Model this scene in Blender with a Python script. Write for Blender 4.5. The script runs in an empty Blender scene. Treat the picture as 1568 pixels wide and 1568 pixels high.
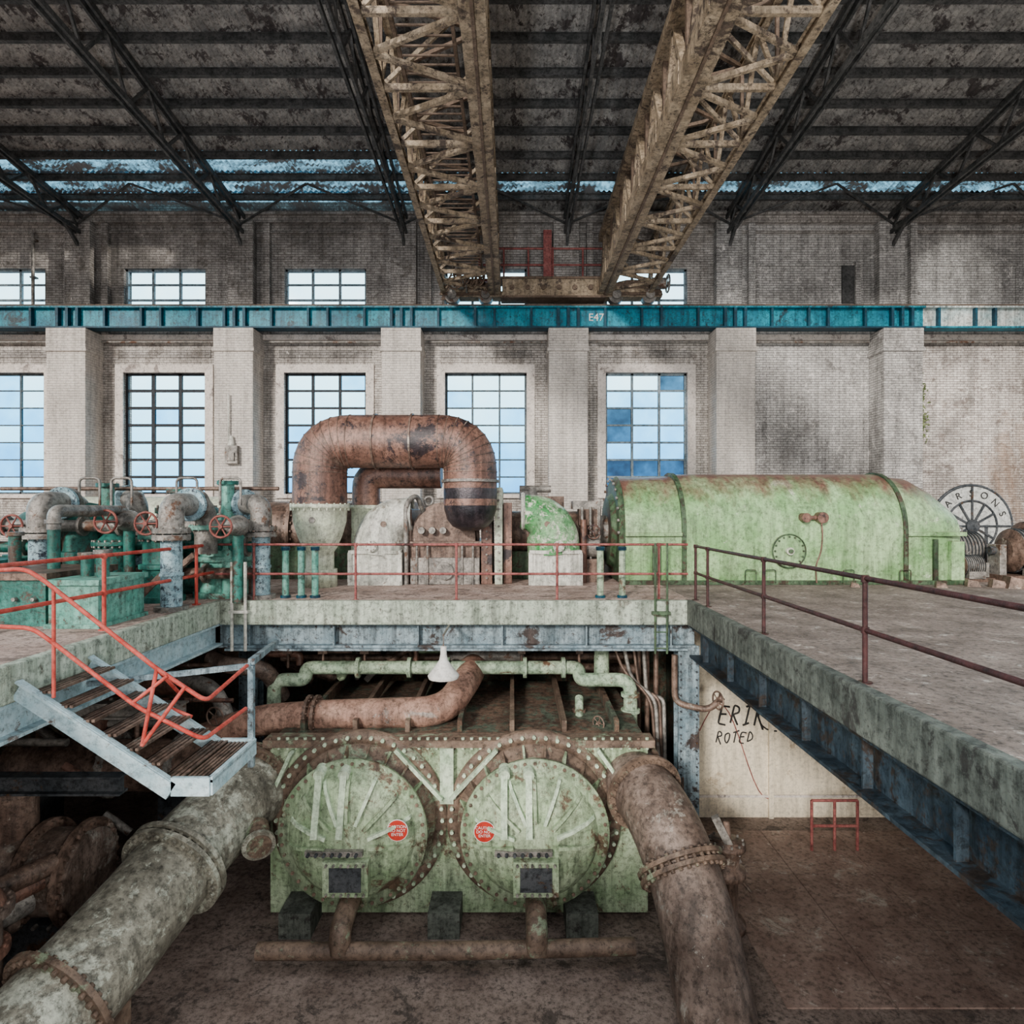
import bpy, math, random
import bmesh
from mathutils import Vector, Matrix
random.seed(4)
CAMZ=1.68
def W(u,v,d):
    # survey bearing (photo frame) + measured distance -> metres, deck level = 0
    return Vector(((u-800)*d/1000.0, d, CAMZ+(800-v)*d/1000.0))
def V3(x,y,z): return Vector((x,y,z))
X=V3(1,0,0);Y=V3(0,1,0);Z=V3(0,0,1)

# ---------------------------------------------------------------- materials
def newmat(name):
    m=bpy.data.materials.new(name); m.use_nodes=True
    nt=m.node_tree; nt.nodes.clear()
    o=nt.nodes.new('ShaderNodeOutputMaterial')
    return m,nt,o
def c4(c): return (c[0],c[1],c[2],1)
def noise(nt,vec,scale,detail=8,rough=.6,dist=0):
    n=nt.nodes.new('ShaderNodeTexNoise'); n.inputs['Scale'].default_value=scale
    n.inputs['Detail'].default_value=detail; n.inputs['Roughness'].default_value=rough
    n.inputs['Distortion'].default_value=dist
    nt.links.new(vec,n.inputs['Vector']); return n.outputs['Fac']
def ramp(nt,fac,stops):
    r=nt.nodes.new('ShaderNodeValToRGB')
    e=r.color_ramp.elements
    e[0].position=stops[0][0]; e[0].color=c4(stops[0][1])
    e[1].position=stops[-1][0]; e[1].color=c4(stops[-1][1])
    for p,c in stops[1:-1]:
        k=e.new(p); k.color=c4(c)
    nt.links.new(fac,r.inputs[0]); return r.outputs[0]
def mix(nt,f,a,b,mode='MIX'):
    n=nt.nodes.new('ShaderNodeMix'); n.data_type='RGBA'; n.blend_type=mode
    if isinstance(f,(int,float)): n.inputs[0].default_value=f
    else: nt.links.new(f,n.inputs[0])
    for i,v in ((6,a),(7,b)):
        if isinstance(v,tuple): n.inputs[i].default_value=c4(v)
        else: nt.links.new(v,n.inputs[i])
    return n.outputs[2]
def mapping(nt,vec,s):
    n=nt.nodes.new('ShaderNodeMapping'); n.inputs['Scale'].default_value=s
    nt.links.new(vec,n.inputs['Vector']); return n.outputs[0]
def grade(nt,col,gam,sat):
    gn_=nt.nodes.new('ShaderNodeGamma'); nt.links.new(col,gn_.inputs[0]); gn_.inputs[1].default_value=gam
    h=nt.nodes.new('ShaderNodeHueSaturation'); h.inputs['Saturation'].default_value=sat
    nt.links.new(gn_.outputs[0],h.inputs['Color']); return h.outputs[0]
def g(v): return (v,v,v)
def M(name,c1,c2,scale=2.5,rough=.65,metal=0.0,bump=.35,patch=None,pth=.58,pscale=1.2,streak=.0,toprust=None,spec=.35,grime=.9,gam=1.12,sat=1.05):
    m,nt,o=newmat(name)
    tc=nt.nodes.new('ShaderNodeTexCoord').outputs['Object']
    n1=noise(nt,tc,scale,9,.65)
    col=ramp(nt,n1,[(.38,c1),(.62,c2)])
    if patch:
        f=ramp(nt,noise(nt,tc,pscale,12,.75,.4),[(pth,g(0)),(pth+.04,g(1))])
        col=mix(nt,f,col,patch)
        f=ramp(nt,noise(nt,tc,pscale*4.3,12,.8,.4),[(pth+.01,g(0)),(pth+.05,g(1))])
        col=mix(nt,f,col,patch)
    if toprust:
        ge=nt.nodes.new('ShaderNodeNewGeometry').outputs['Normal']
        sx=nt.nodes.new('ShaderNodeSeparateXYZ'); nt.links.new(ge,sx.inputs[0])
        ad=nt.nodes.new('ShaderNodeMath'); ad.operation='MULTIPLY_ADD'
        nt.links.new(noise(nt,mapping(nt,tc,(1.5,.6,.6)),2.0,10,.7),ad.inputs[0]); ad.inputs[1].default_value=1.3
        nt.links.new(sx.outputs[2],ad.inputs[2])
        mr=nt.nodes.new('ShaderNodeMapRange'); mr.inputs[1].default_value=1.15; mr.inputs[2].default_value=1.6
        nt.links.new(ad.outputs[0],mr.inputs[0])
        col=mix(nt,mr.outputs[0],col,toprust)
    if streak>0:
        s=ramp(nt,noise(nt,mapping(nt,tc,(7,7,.6)),1.0,8,.72),[(.38,g(1-streak)),(.56,g(1))])
        col=mix(nt,1.0,col,s,'MULTIPLY')
    s=ramp(nt,noise(nt,tc,12,12,.82),[(.38,g(.25)),(.52,g(1.0))])
    col=mix(nt,grime,col,s,'MULTIPLY')
    col=grade(nt,col,gam,sat)
    b=nt.nodes.new('ShaderNodeBsdfPrincipled')
    nt.links.new(col,b.inputs['Base Color'])
    b.inputs['Roughness'].default_value=rough; b.inputs['Metallic'].default_value=metal
    b.inputs['Specular IOR Level'].default_value=spec
    bp=nt.nodes.new('ShaderNodeBump'); bp.inputs['Strength'].default_value=bump; bp.inputs['Distance'].default_value=.05
    nt.links.new(noise(nt,tc,scale*6,10,.7),bp.inputs['Height'])
    nt.links.new(bp.outputs[0],b.inputs['Normal'])
    nt.links.new(b.outputs[0],o.inputs[0])
    return m
def brickmat(name,light,dark,mortar,dirt,worn,dth=.55,wth=.6,tone=.6,rustcol=None,fine=.6,gam=1.08):
    m,nt,o=newmat(name)
    tc=nt.nodes.new('ShaderNodeTexCoord').outputs['Object']
    s=nt.nodes.new('ShaderNodeSeparateXYZ'); nt.links.new(tc,s.inputs[0])
    cb=nt.nodes.new('ShaderNodeCombineXYZ')
    ad=nt.nodes.new('ShaderNodeMath'); ad.operation='ADD'
    nt.links.new(s.outputs[0],ad.inputs[0]); nt.links.new(s.outputs[1],ad.inputs[1])
    nt.links.new(ad.outputs[0],cb.inputs[0]); nt.links.new(s.outputs[2],cb.inputs[1])
    br=nt.nodes.new('ShaderNodeTexBrick'); nt.links.new(cb.outputs[0],br.inputs['Vector'])
    br.inputs['Scale'].default_value=1.0
    br.inputs['Brick Width'].default_value=.26; br.inputs['Row Height'].default_value=.09
    br.inputs['Mortar Size'].default_value=.011; br.inputs['Mortar Smooth'].default_value=.3
    br.inputs['Color1'].default_value=c4(light); br.inputs['Color2'].default_value=c4(dark); br.inputs['Mortar'].default_value=c4(mortar)
    col=br.outputs['Color']
    f=ramp(nt,noise(nt,tc,.4,7,.65,.5),[(.38,g(tone)),(.56,g(1.0))])
    col=mix(nt,.95,col,f,'MULTIPLY')
    f=ramp(nt,noise(nt,tc,1.5,15,.86,.5),[(dth,g(0)),(dth+.05,g(.85))])
    col=mix(nt,f,col,dirt)
    f2=ramp(nt,noise(nt,mapping(nt,tc,(1,1,.8)),3.2,14,.85,.3),[(wth,g(0)),(wth+.04,g(1))])
    col=mix(nt,f2,col,worn)
    if rustcol:
        f3=ramp(nt,noise(nt,mapping(nt,tc,(.7,.7,.4)),.8,10,.7,.5),[(.52,g(0)),(.7,g(.7))])
        col=mix(nt,f3,col,rustcol)
    st=ramp(nt,noise(nt,mapping(nt,tc,(3,3,.18)),1.0,9,.75),[(.38,g(.42)),(.54,g(1))])
    col=mix(nt,fine,col,st,'MULTIPLY')
    fg=ramp(nt,noise(nt,tc,7,13,.88),[(.4,g(.18)),(.51,g(1))])
    col=mix(nt,fine,col,fg,'MULTIPLY')
    col=grade(nt,col,gam,1.0)
    b=nt.nodes.new('ShaderNodeBsdfPrincipled'); nt.links.new(col,b.inputs['Base Color'])
    b.inputs['Roughness'].default_value=.85; b.inputs['Specular IOR Level'].default_value=.2
    bp=nt.nodes.new('ShaderNodeBump'); bp.inputs['Strength'].default_value=.8; bp.inputs['Distance'].default_value=.07
    mm=nt.nodes.new('ShaderNodeMath'); mm.operation='SUBTRACT'
    nt.links.new(noise(nt,tc,5,12,.8),mm.inputs[0]); nt.links.new(br.outputs['Fac'],mm.inputs[1])
    nt.links.new(mm.outputs[0],bp.inputs['Height']); nt.links.new(bp.outputs[0],b.inputs['Normal'])
    nt.links.new(b.outputs[0],o.inputs[0]); return m
def glassmat(name,tint,tint2):
    m,nt,o=newmat(name)
    tc=nt.nodes.new('ShaderNodeTexCoord').outputs['Object']
    col=ramp(nt,noise(nt,tc,1.5,3,.5),[(.3,tint),(.7,tint2)])
    t=nt.nodes.new('ShaderNodeBsdfTransparent'); nt.links.new(col,t.inputs[0])
    gl=nt.nodes.new('ShaderNodeBsdfGlossy'); gl.inputs['Roughness'].default_value=.08
    mx=nt.nodes.new('ShaderNodeMixShader'); mx.inputs[0].default_value=.04
    nt.links.new(t.outputs[0],mx.inputs[1]); nt.links.new(gl.outputs[0],mx.inputs[2]); nt.links.new(mx.outputs[0],o.inputs[0]); return m
def skylightmat(name):
    m,nt,o=newmat(name)
    tc=nt.nodes.new('ShaderNodeTexCoord').outputs['Object']
    f=ramp(nt,noise(nt,mapping(nt,tc,(.5,1.2,1)),1.6,12,.78,.5),[(.47,g(0)),(.6,g(1))])
    t=nt.nodes.new('ShaderNodeBsdfTransparent'); t.inputs[0].default_value=(.12,.22,.28,1)
    b=nt.nodes.new('ShaderNodeBsdfPrincipled'); b.inputs['Base Color'].default_value=(.2,.21,.22,1); b.inputs['Roughness'].default_value=.6
    mx=nt.nodes.new('ShaderNodeMixShader'); nt.links.new(f,mx.inputs[0])
    nt.links.new(b.outputs[0],mx.inputs[1]); nt.links.new(t.outputs[0],mx.inputs[2]); nt.links.new(mx.outputs[0],o.inputs[0]); return m

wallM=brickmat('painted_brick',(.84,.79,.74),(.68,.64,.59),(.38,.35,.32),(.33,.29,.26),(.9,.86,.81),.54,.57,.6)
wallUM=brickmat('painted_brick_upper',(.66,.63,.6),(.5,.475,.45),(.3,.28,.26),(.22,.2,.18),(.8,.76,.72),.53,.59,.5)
wallRM=brickmat('weathered_brick',(.82,.81,.79),(.64,.63,.61),(.36,.35,.34),(.3,.29,.28),(.96,.93,.9),.53,.56,.55)
wallSM=brickmat('rust_stained_brick',(.86,.82,.77),(.64,.6,.56),(.33,.29,.27),(.26,.22,.2),(.96,.92,.87),.52,.56,.45,rustcol=(.42,.29,.21))
pilM=brickmat('pilaster_paint',(.92,.87,.81),(.86,.81,.75),(.68,.63,.58),(.52,.47,.43),(.95,.91,.86),.61,.6,.78,fine=.45,gam=1.05)
plasterM=M('plaster_pale',(.86,.8,.75),(.7,.65,.6),3,.85,patch=(.36,.32,.3),pth=.57,grime=.65)
lowwallM=M('lower_plaster',(.92,.84,.68),(.82,.74,.59),1.2,.85,patch=(.58,.49,.37),pth=.6,streak=.25,grime=.5)
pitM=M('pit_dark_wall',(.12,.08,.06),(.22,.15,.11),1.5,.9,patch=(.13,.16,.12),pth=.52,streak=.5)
deckM=M('deck_concrete',(.4,.3,.26),(.62,.5,.45),1.2,.8,bump=.6,patch=(.22,.17,.15),pth=.54,pscale=2.2)
deckRM=M('deck_concrete_worn',(.2,.16,.14),(.38,.315,.28),1.3,.85,bump=1,patch=(.6,.55,.5),pth=.59,pscale=2.6,grime=1)
curbM=M('curb_painted_concrete',(.44,.52,.43),(.6,.67,.58),2.5,.75,patch=(.26,.26,.22),pth=.58,streak=.5)
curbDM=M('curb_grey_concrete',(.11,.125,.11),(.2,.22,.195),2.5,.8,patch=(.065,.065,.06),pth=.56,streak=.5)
steelBM=M('steel_bluegrey',(.22,.31,.36),(.38,.48,.53),2.5,.5,.0,patch=(.09,.07,.065),pth=.56,streak=.6)
steelDM=M('steel_dark',(.05,.06,.07),(.11,.12,.13),3,.5,.3,patch=(.12,.07,.04),pth=.58)
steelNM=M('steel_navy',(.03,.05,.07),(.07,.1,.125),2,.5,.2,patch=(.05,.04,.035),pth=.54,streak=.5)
stairM=M('stair_paint',(.4,.56,.62),(.58,.72,.77),4,.5,patch=(.2,.16,.14),pth=.6,grime=.6)
tealBM=M('runway_teal',(.01,.2,.3),(.04,.4,.52),1.0,.42,patch=(.03,.09,.12),pth=.57,streak=.45)
tealPaleM=M('runway_pale',(.5,.66,.68),(.82,.84,.8),1.0,.5,patch=(.12,.17,.2),pth=.58,streak=.5)
tealDM=M('runway_rib',(.005,.05,.085),(.01,.1,.15),2,.5)
tanM=M('crane_tan',(.32,.25,.17),(.5,.41,.3),2,.6,patch=(.12,.09,.07),pth=.54,streak=.4,sat=1.0)
tanDM=M('crane_brown',(.12,.085,.06),(.22,.16,.12),2,.6,sat=1)
rustM=M('pipe_rust',(.19,.1,.075),(.36,.21,.16),1.1,.42,.1,patch=(.05,.035,.04),pth=.55,streak=.5,spec=.5,sat=1.0)
rustPM=M('pipe_pink_rust',(.34,.2,.155),(.52,.34,.265),2.5,.55,patch=(.5,.45,.41),pth=.6,streak=.45,sat=1)
darkrustM=M('casing_rust',(.14,.09,.07),(.32,.23,.185),1.8,.4,.2,patch=(.5,.45,.39),pth=.6,streak=.55,sat=1)
blackrustM=M('burnt_throat',(.02,.02,.03),(.1,.08,.09),2.2,.3,.3,patch=(.3,.16,.09),pth=.6,streak=.5,spec=.6)
creamM=M('cream_green_paint',(.66,.73,.57),(.8,.85,.71),2.5,.45,patch=(.36,.27,.19),pth=.62,streak=.35,grime=.7)
whiteM=M('white_grey_paint',(.6,.62,.56),(.85,.85,.79),2.5,.45,patch=(.3,.26,.21),pth=.58,streak=.45,grime=.7)
genM=M('generator_green',(.27,.47,.22),(.5,.7,.42),1.1,.33,patch=(.66,.76,.58),pth=.6,streak=.4,toprust=(.24,.14,.11),spec=.5,grime=.75)
genDM=M('generator_dark_green',(.06,.12,.06),(.14,.21,.13),2,.5,patch=(.1,.07,.05),pth=.53,streak=.5)
hoodGM=M('hood_green',(.08,.32,.11),(.38,.58,.36),1.6,.38,patch=(.72,.76,.64),pth=.52,streak=.3)
condM=M('condenser_green',(.34,.46,.29),(.54,.65,.47),1.8,.4,patch=(.22,.16,.115),pth=.57,streak=.5,grime=.85)
condLM=M('condenser_light_rib',(.54,.7,.51),(.72,.84,.67),3,.45,patch=(.26,.2,.15),pth=.62,streak=.3,grime=.6)
condBM=M('condenser_brown',(.13,.095,.075),(.28,.21,.165),2.5,.45,patch=(.3,.36,.26),pth=.57)
bigpipeM=M('big_pipe_grey',(.25,.24,.2),(.46,.45,.38),2,.42,.1,patch=(.64,.67,.58),pth=.54,streak=.5)
brownpipeM=M('big_pipe_brown',(.16,.12,.1),(.33,.265,.23),2,.4,.1,patch=(.42,.4,.36),pth=.58,streak=.45)
ltgreenM=M('pale_green_pipe',(.36,.49,.36),(.55,.67,.51),3,.45,patch=(.2,.13,.09),pth=.58,streak=.4)
tealM=M('pump_teal',(.025,.15,.125),(.07,.28,.24),2,.4,patch=(.11,.08,.065),pth=.55,streak=.4)
tealLM=M('pump_teal_light',(.14,.4,.33),(.3,.58,.5),2,.4,patch=(.15,.12,.1),pth=.57,streak=.4)
bluepM=M('bluegrey_pipe',(.28,.45,.52),(.48,.64,.7),5,.45,patch=(.06,.08,.11),pth=.54,pscale=9)
greyrM=M('grey_rust_iron',(.18,.175,.165),(.42,.4,.37),4,.38,.3,patch=(.17,.1,.07),pth=.57)
redM=M('red_rail',(.5,.085,.07),(.66,.18,.15),5,.5,patch=(.25,.08,.06),pth=.62,grime=.6)
maroonM=M('maroon_rail',(.26,.08,.08),(.42,.18,.165),5,.5,patch=(.08,.03,.03),pth=.6)
blackrM=M('dark_rail',(.05,.02,.02),(.1,.04,.04),5,.45)
wheelM=M('handwheel_red',(.24,.08,.07),(.34,.14,.12),5,.5)
frameDM=M('window_frame_dark',(.015,.02,.03),(.04,.05,.06),5,.6)
frameMM=M('window_frame_mid',(.08,.11,.13),(.16,.19,.2),5,.6)
frameLM=M('window_frame_pale',(.22,.3,.34),(.36,.42,.46),5,.6)
dialM=M('dial_grey',(.5,.53,.52),(.66,.68,.66),5,.6)
roofM=M('roof_sheet',(.26,.26,.255),(.48,.47,.45),2.0,.6,.1,patch=(.1,.09,.09),pth=.54)
trussM=M('truss_steel',(.055,.06,.06),(.13,.13,.13),3,.6)
signM=M('sign_red',(.5,.05,.04),(.56,.08,.06),5,.5,grime=.4)
signWM=M('sign_white',(.8,.78,.75),(.85,.83,.8),5,.6,grime=.3)
blackM=M('graffiti_black',(.03,.03,.03),(.05,.05,.05),5,.8)
lampM=M('lamp_enamel',(.75,.75,.72),(.85,.85,.82),5,.35,grime=.4)
leafM=M('moss_leaf',(.08,.11,.045),(.2,.23,.12),5,.8)
glA=glassmat('glass_clear',(.9,.97,1),(.98,1,1))
glB=glassmat('glass_blue',(.5,.76,.92),(.66,.88,1))
glC=glassmat('glass_deep',(.08,.15,.2),(.22,.36,.46))
skyM=skylightmat('roof_translucent')

# ---------------------------------------------------------------- builder
class B:
    def __init__(s,name,mats):
        s.n=name; s.mats=mats; s.v=[]; s.f=[]; s.mi=[]; s.sm=[]
    def add(s,vs,fs,m=0,sm=False):
        o=len(s.v); s.v+= [tuple(v) for v in vs]
        for f in fs:
            s.f.append([i+o for i in f]); s.mi.append(m)
            s.sm.append(sm if len(f)<=4 else False)
    def box(s,a,b,m=0):
        x0,x1=sorted((a[0],b[0]));y0,y1=sorted((a[1],b[1]));z0,z1=sorted((a[2],b[2]))
        vs=[(x0,y0,z0),(x1,y0,z0),(x1,y1,z0),(x0,y1,z0),(x0,y0,z1),(x1,y0,z1),(x1,y1,z1),(x0,y1,z1)]
        s.add(vs,[(0,3,2,1),(4,5,6,7),(0,1,5,4),(1,2,6,5),(2,3,7,6),(3,0,4,7)],m)
    def frame(s,p,q):
        d=(q-p).normalized(); up=Z if abs(d.z)<.95 else Y
        side=d.cross(up).normalized(); u=side.cross(d).normalized()
        return d,side,u
    def beam(s,p,q,w,h,m=0,off=0,offs=0):
        d,side,u=s.frame(p,q)
        vs=[]
        for e in (p,q):
            for a,b in ((-1,-1),(1,-1),(1,1),(-1,1)):
                vs.append(e+side*(a*w/2+offs)+u*(b*h/2+off))
        s.add(vs,[(0,1,2,3),(7,6,5,4),(0,4,5,1),(1,5,6,2),(2,6,7,3),(3,7,4,0)],m)
    def ibeam(s,p,q,w,h,t=.03,m=0):
        s.beam(p,q,w,t,m,off=h/2-t/2); s.beam(p,q,w,t,m,off=-h/2+t/2); s.beam(p,q,t*.8,h-2*t,m)
    def circ(s,c,d,r,seg):
        up=Z if abs(d.z)<.95 else Y
        a=d.cross(up).normalized(); b=a.cross(d).normalized()
        return [c+a*(r*math.cos(2*math.pi*i/seg))+b*(r*math.sin(2*math.pi*i/seg)) for i in range(seg)]
    def cyl(s,p,q,r,r2=None,m=0,seg=24,caps=True):
        r2=r if r2 is None else r2
        d=(q-p).normalized()
        vs=s.circ(p,d,r,seg)+s.circ(q,d,r2,seg)
        fs=[(i,(i+1)%seg,seg+(i+1)%seg,seg+i) for i in range(seg)]
        s.add(vs,fs,m,True)
        if caps:
            s.add(vs[:seg],[tuple(range(seg))],m); s.add(vs[seg:],[tuple(range(seg))[::-1]],m)
    def rev(s,o,d,prof,m=0,seg=40,sm=True):
        vs=[];n=len(prof)
        for r,h in prof: vs+=s.circ(o+d*h,d,max(r,.001),seg)
        fs=[]
        for k in range(n-1):
            for i in range(seg):
                fs.append((k*seg+i,k*seg+(i+1)%seg,(k+1)*seg+(i+1)%seg,(k+1)*seg+i))
        s.add(vs,fs,m,sm)
    def torus(s,c,d,R,r,m=0,seg=28,ss=8):
        prof=[(R+r*math.cos(2*math.pi*k/ss),r*math.sin(2*math.pi*k/ss)) for k in range(ss+1)]
        s.rev(c,d,prof,m,seg)
    def sweep(s,pts,r,m=0,seg=20,caps=True,sm=True):
        n=len(pts); rs=r if isinstance(r,list) else [r]*n
        t=[]
        for i in range(n):
            a=pts[max(i-1,0)]; b=pts[min(i+1,n-1)]
            t.append((b-a).normalized())
        up=Z if abs(t[0].z)<.9 else Y
        a=t[0].cross(up).normalized()
        vs=[]
        for i in range(n):
            a=(a-t[i]*a.dot(t[i])).normalized(); b=t[i].cross(a)
            for k in range(seg):
                an=2*math.pi*k/seg
                vs.append(pts[i]+a*(rs[i]*math.cos(an))+b*(rs[i]*math.sin(an)))
        fs=[]
        for i in range(n-1):
            for k in range(seg):
                fs.append((i*seg+k,i*seg+(k+1)%seg,(i+1)*seg+(k+1)%seg,(i+1)*seg+k))
        s.add(vs,fs,m,sm)
        if caps:
            s.add(vs[:seg],[tuple(range(seg))],m); s.add(vs[-seg:],[tuple(range(seg))],m)
    def pipe(s,pts,r,fr=None,m=0,seg=16,n=6):
        fr=fr if fr is not None else r*2
        s.sweep(fillet(pts,fr,n),r,m,seg)
    def flange(s,p,d,R,t,m=0,bolts=0,seg=24):
        s.cyl(p-d*(t/2),p+d*(t/2),R,None,m,seg)
        if bolts: s.bolts(p,d,R*.9,bolts,R*.05,t+R*.12,m)
    def bolts(s,c,d,R,n,br,h,m=0,a0=0,a1=2*math.pi):
        up=Z if abs(d.z)<.95 else Y
        a=d.cross(up).normalized(); b=a.cross(d).normalized()
        for i in range(n):
            an=a0+(a1-a0)*i/n
            p=c+a*(R*math.cos(an))+b*(R*math.sin(an))
            s.cyl(p-d*(h/2),p+d*(h/2),br,None,m,6)
    def wheel(s,c,d,R,m=0,sp=5):
        s.torus(c,d,R,R*.11,m,20,6); s.cyl(c-d*.04,c+d*.04,R*.2,None,m,10)
        for p in s.circ(c,d,R,sp): s.cyl(c,p,R*.07,None,m,6)
    def prism(s,pts,vec,m=0,sm=False):
        n=len(pts); vs=pts+[p+vec for p in pts]
        s.add(vs,[(i,(i+1)%n,n+(i+1)%n,n+i) for i in range(n)],m,sm)
        s.add(vs,[tuple(range(n)),tuple(range(n,2*n))[::-1]],m)
    def loft(s,secs,m=0,sm=True,caps=True):
        n=len(secs[0]); vs=[p for sc in secs for p in sc]
        fs=[]
        for k in range(len(secs)-1):
            for i in range(n):
                fs.append((k*n+i,k*n+(i+1)%n,(k+1)*n+(i+1)%n,(k+1)*n+i))
        s.add(vs,fs,m,sm)
        if caps: s.add(secs[0],[tuple(range(n))],m); s.add(secs[-1],[tuple(range(n))],m)
    def done(s,bevel=0,parent=None):
        me=bpy.data.meshes.new(s.n); me.from_pydata(s.v,[],s.f)
        for mt in s.mats: me.materials.append(mt)
        me.polygons.foreach_set('material_index',s.mi)
        me.polygons.foreach_set('use_smooth',s.sm)
        bm=bmesh.new(); bm.from_mesh(me); bmesh.ops.recalc_face_normals(bm,faces=bm.faces); bm.to_mesh(me); bm.free()
        me.update()
        ob=bpy.data.objects.new(s.n,me); bpy.context.collection.objects.link(ob)
        if bevel:
            b=ob.modifiers.new('bevel','BEVEL'); b.width=bevel; b.segments=2; b.limit_method='ANGLE'; b.angle_limit=math.radians(50)
        if parent: ob.parent=parent
        return ob
def fillet(pts,R,n=6):
    out=[pts[0]]
    for i in range(1,len(pts)-1):
        p=pts[i]; a=(pts[i-1]-p); b=(pts[i+1]-p); la=a.length; lb=b.length
        a=a/la; b=b/lb
        r=min(R,la*.48,lb*.48)
        p0=p+a*r; p2=p+b*r
        for k in range(n+1):
            t=k/n
            out.append(p0*(1-t)**2+p*(2*t*(1-t))+p2*t*t)
    out.append(pts[-1]); return out
def text(name,body,loc,size,mat,parent=None,ext=.005,rot=(math.pi/2,0,0),shear=0,align='CENTER'):
    c=bpy.data.curves.new(name,'FONT'); c.body=body; c.size=size; c.extrude=ext; c.align_x=align; c.align_y='CENTER'; c.shear=shear
    c.materials.append(mat)
    o=bpy.data.objects.new(name,c); bpy.context.collection.objects.link(o); o.location=loc; o.rotation_euler=rot
    if parent: o.parent=parent
    return o

PX=[2.03+6.02*k for k in range(-3,3)]   # pilaster centres -16.03 ... 14.07
PX=[-22.05]+PX+[20.09]
BAY=[(PX[i]+PX[i+1])/2 for i in range(len(PX)-1)]

# ---------------------------------------------------------------- back wall
WB=24.0; WT=13.3
def wall_back():
    lowW=[(c-1.53,c+1.53) for c in BAY[:5]]
    w=B('wall_back',[wallM,wallUM,wallRM,plasterM,wallSM])
    xs=[-25]
    for a,b in lowW: xs+=[a,b]
    xs.append(25)
    T=.5
    def col(a,b,z0,z1,m): w.box((a,WB,z0),(b,WB+T,z1),m)
    zl0,zl1,zu0,zu1=2.35,6.9,9.1,10.82
    for i in range(len(xs)-1):
        a,b=xs[i],xs[i+1]
        segs=[(a,b,0)]
        if b==25: segs=[(a,8.2,0),(8.2,14.4,2),(14.4,25,4)]
        for (p,q,mm) in segs:
            if i%2==1:
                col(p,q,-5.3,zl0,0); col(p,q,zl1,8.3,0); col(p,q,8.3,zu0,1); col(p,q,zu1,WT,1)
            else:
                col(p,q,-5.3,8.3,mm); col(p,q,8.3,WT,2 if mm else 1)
    for a,b in lowW:
        for (p,q) in ((a-.3,a),(b,b+.3)):
            w.box((p,WB-.07,2.2),(q,WB,7.2),3)
        w.box((a,WB-.07,6.9),(b,WB,7.2),3)
        w.box((a-.1,WB-.12,2.2),(b+.1,WB,2.35),3)
        w.box((a-.1,WB-.1,9.0),(b+.1,WB,9.1),3)
        w.box((a-.2,WB-.03,7.45),(b+.2,WB,7.75),1)
    for c in BAY[5:]:
        w.box((c-1.9,WB-.04,10.9),(c+1.9,WB,11.0),2)
        w.box((c-1.9,WB-.04,9.3),(c-1.8,WB,10.9),2); w.box((c+1.8,WB-.04,9.3),(c+1.9,WB,10.9),2)
    o=w.done()
    t=B('trim_cornice',[plasterM,wallUM])
    t.box((-25,WB-.25,12.45),(25,WB,12.7),1); t.box((-25,WB-.12,12.1),(25,WB,12.2),1)
    t.box((-25,WB-.35,12.7),(25,WB,12.8),1)
    t.box((-25,WB-.12,8.1),(25,WB,8.3),0)
    t.done()
    return o
wb=wall_back()
for i,c in enumerate(PX):
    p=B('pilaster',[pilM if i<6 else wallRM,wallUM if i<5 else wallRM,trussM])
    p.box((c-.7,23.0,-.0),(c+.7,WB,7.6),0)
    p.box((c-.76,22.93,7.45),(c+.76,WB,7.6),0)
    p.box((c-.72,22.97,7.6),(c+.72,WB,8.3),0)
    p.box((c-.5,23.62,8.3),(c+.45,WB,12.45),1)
    p.box((c+.75,23.78,8.3),(c+1.0,WB,12.45),1)
    p.done(.02)
nb=B('trim_vent_slot',[trussM,wallRM]); nb.box((12.35,WB-.08,9.5),(12.8,WB,10.9),0); nb.box((12.8,WB-.16,9.4),(13.0,WB,11.0),1); nb.done()
wd=B('wall_weeds',[leafM]); random.seed(8)
for k in range(260):
    t=random.random(); x=14.95+abs(random.gauss(.05,.16))+.2*t; z=6.8-2.2*t+random.gauss(0,.18); y=23.95-random.random()*.25
    a=random.random()*6.28; s_=.03+.06*random.random()
    p=V3(x,y,z); d1=V3(math.cos(a),-.3,math.sin(a))*s_; d2=V3(-math.sin(a),-.4,math.cos(a))*s_*.5
    wd.add([p-d1,p+d2,p+d1*1.4,p-d2],[(0,1,2,3)])
wd.done()
# ---------------------------------------------------------------- windows
def window(n,c,w,z0,z1,cols,rows,fm,panes,thick=.07,skip=.03):
    b=B('window_%d'%n,[fm,glA,glB,glC])
    y=WB+.18; x0,x1=c-w/2,c+w/2
    b.box((x0,y-.05,z0),(x0+.08,y+.05,z1)); b.box((x1-.08,y-.05,z0),(x1,y+.05,z1))
    b.box((x0,y-.05,z0),(x1,y+.05,z0+.08)); b.box((x0,y-.05,z1-.08),(x1,y+.05,z1))
    for i in range(1,cols):
        x=x0+w*i/cols; b.box((x-thick/2,y-.05,z0),(x+thick/2,y+.05,z1))
    for j in range(1,rows):
        z=z0+(z1-z0)*j/rows; b.box((x0,y-.035,z-thick*.4),(x1,y+.035,z+thick*.4))
    for i in range(cols):
        for j in range(rows):
            if random.random()<skip: continue
            m=random.choices([1,2,3],panes(j/rows))[0]
            b.box((x0+w*i/cols,y-.004,z0+(z1-z0)*j/rows),(x0+w*(i+1)/cols,y+.004,z0+(z1-z0)*(j+1)/rows),m)
    return b.done()
n=1
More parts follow.
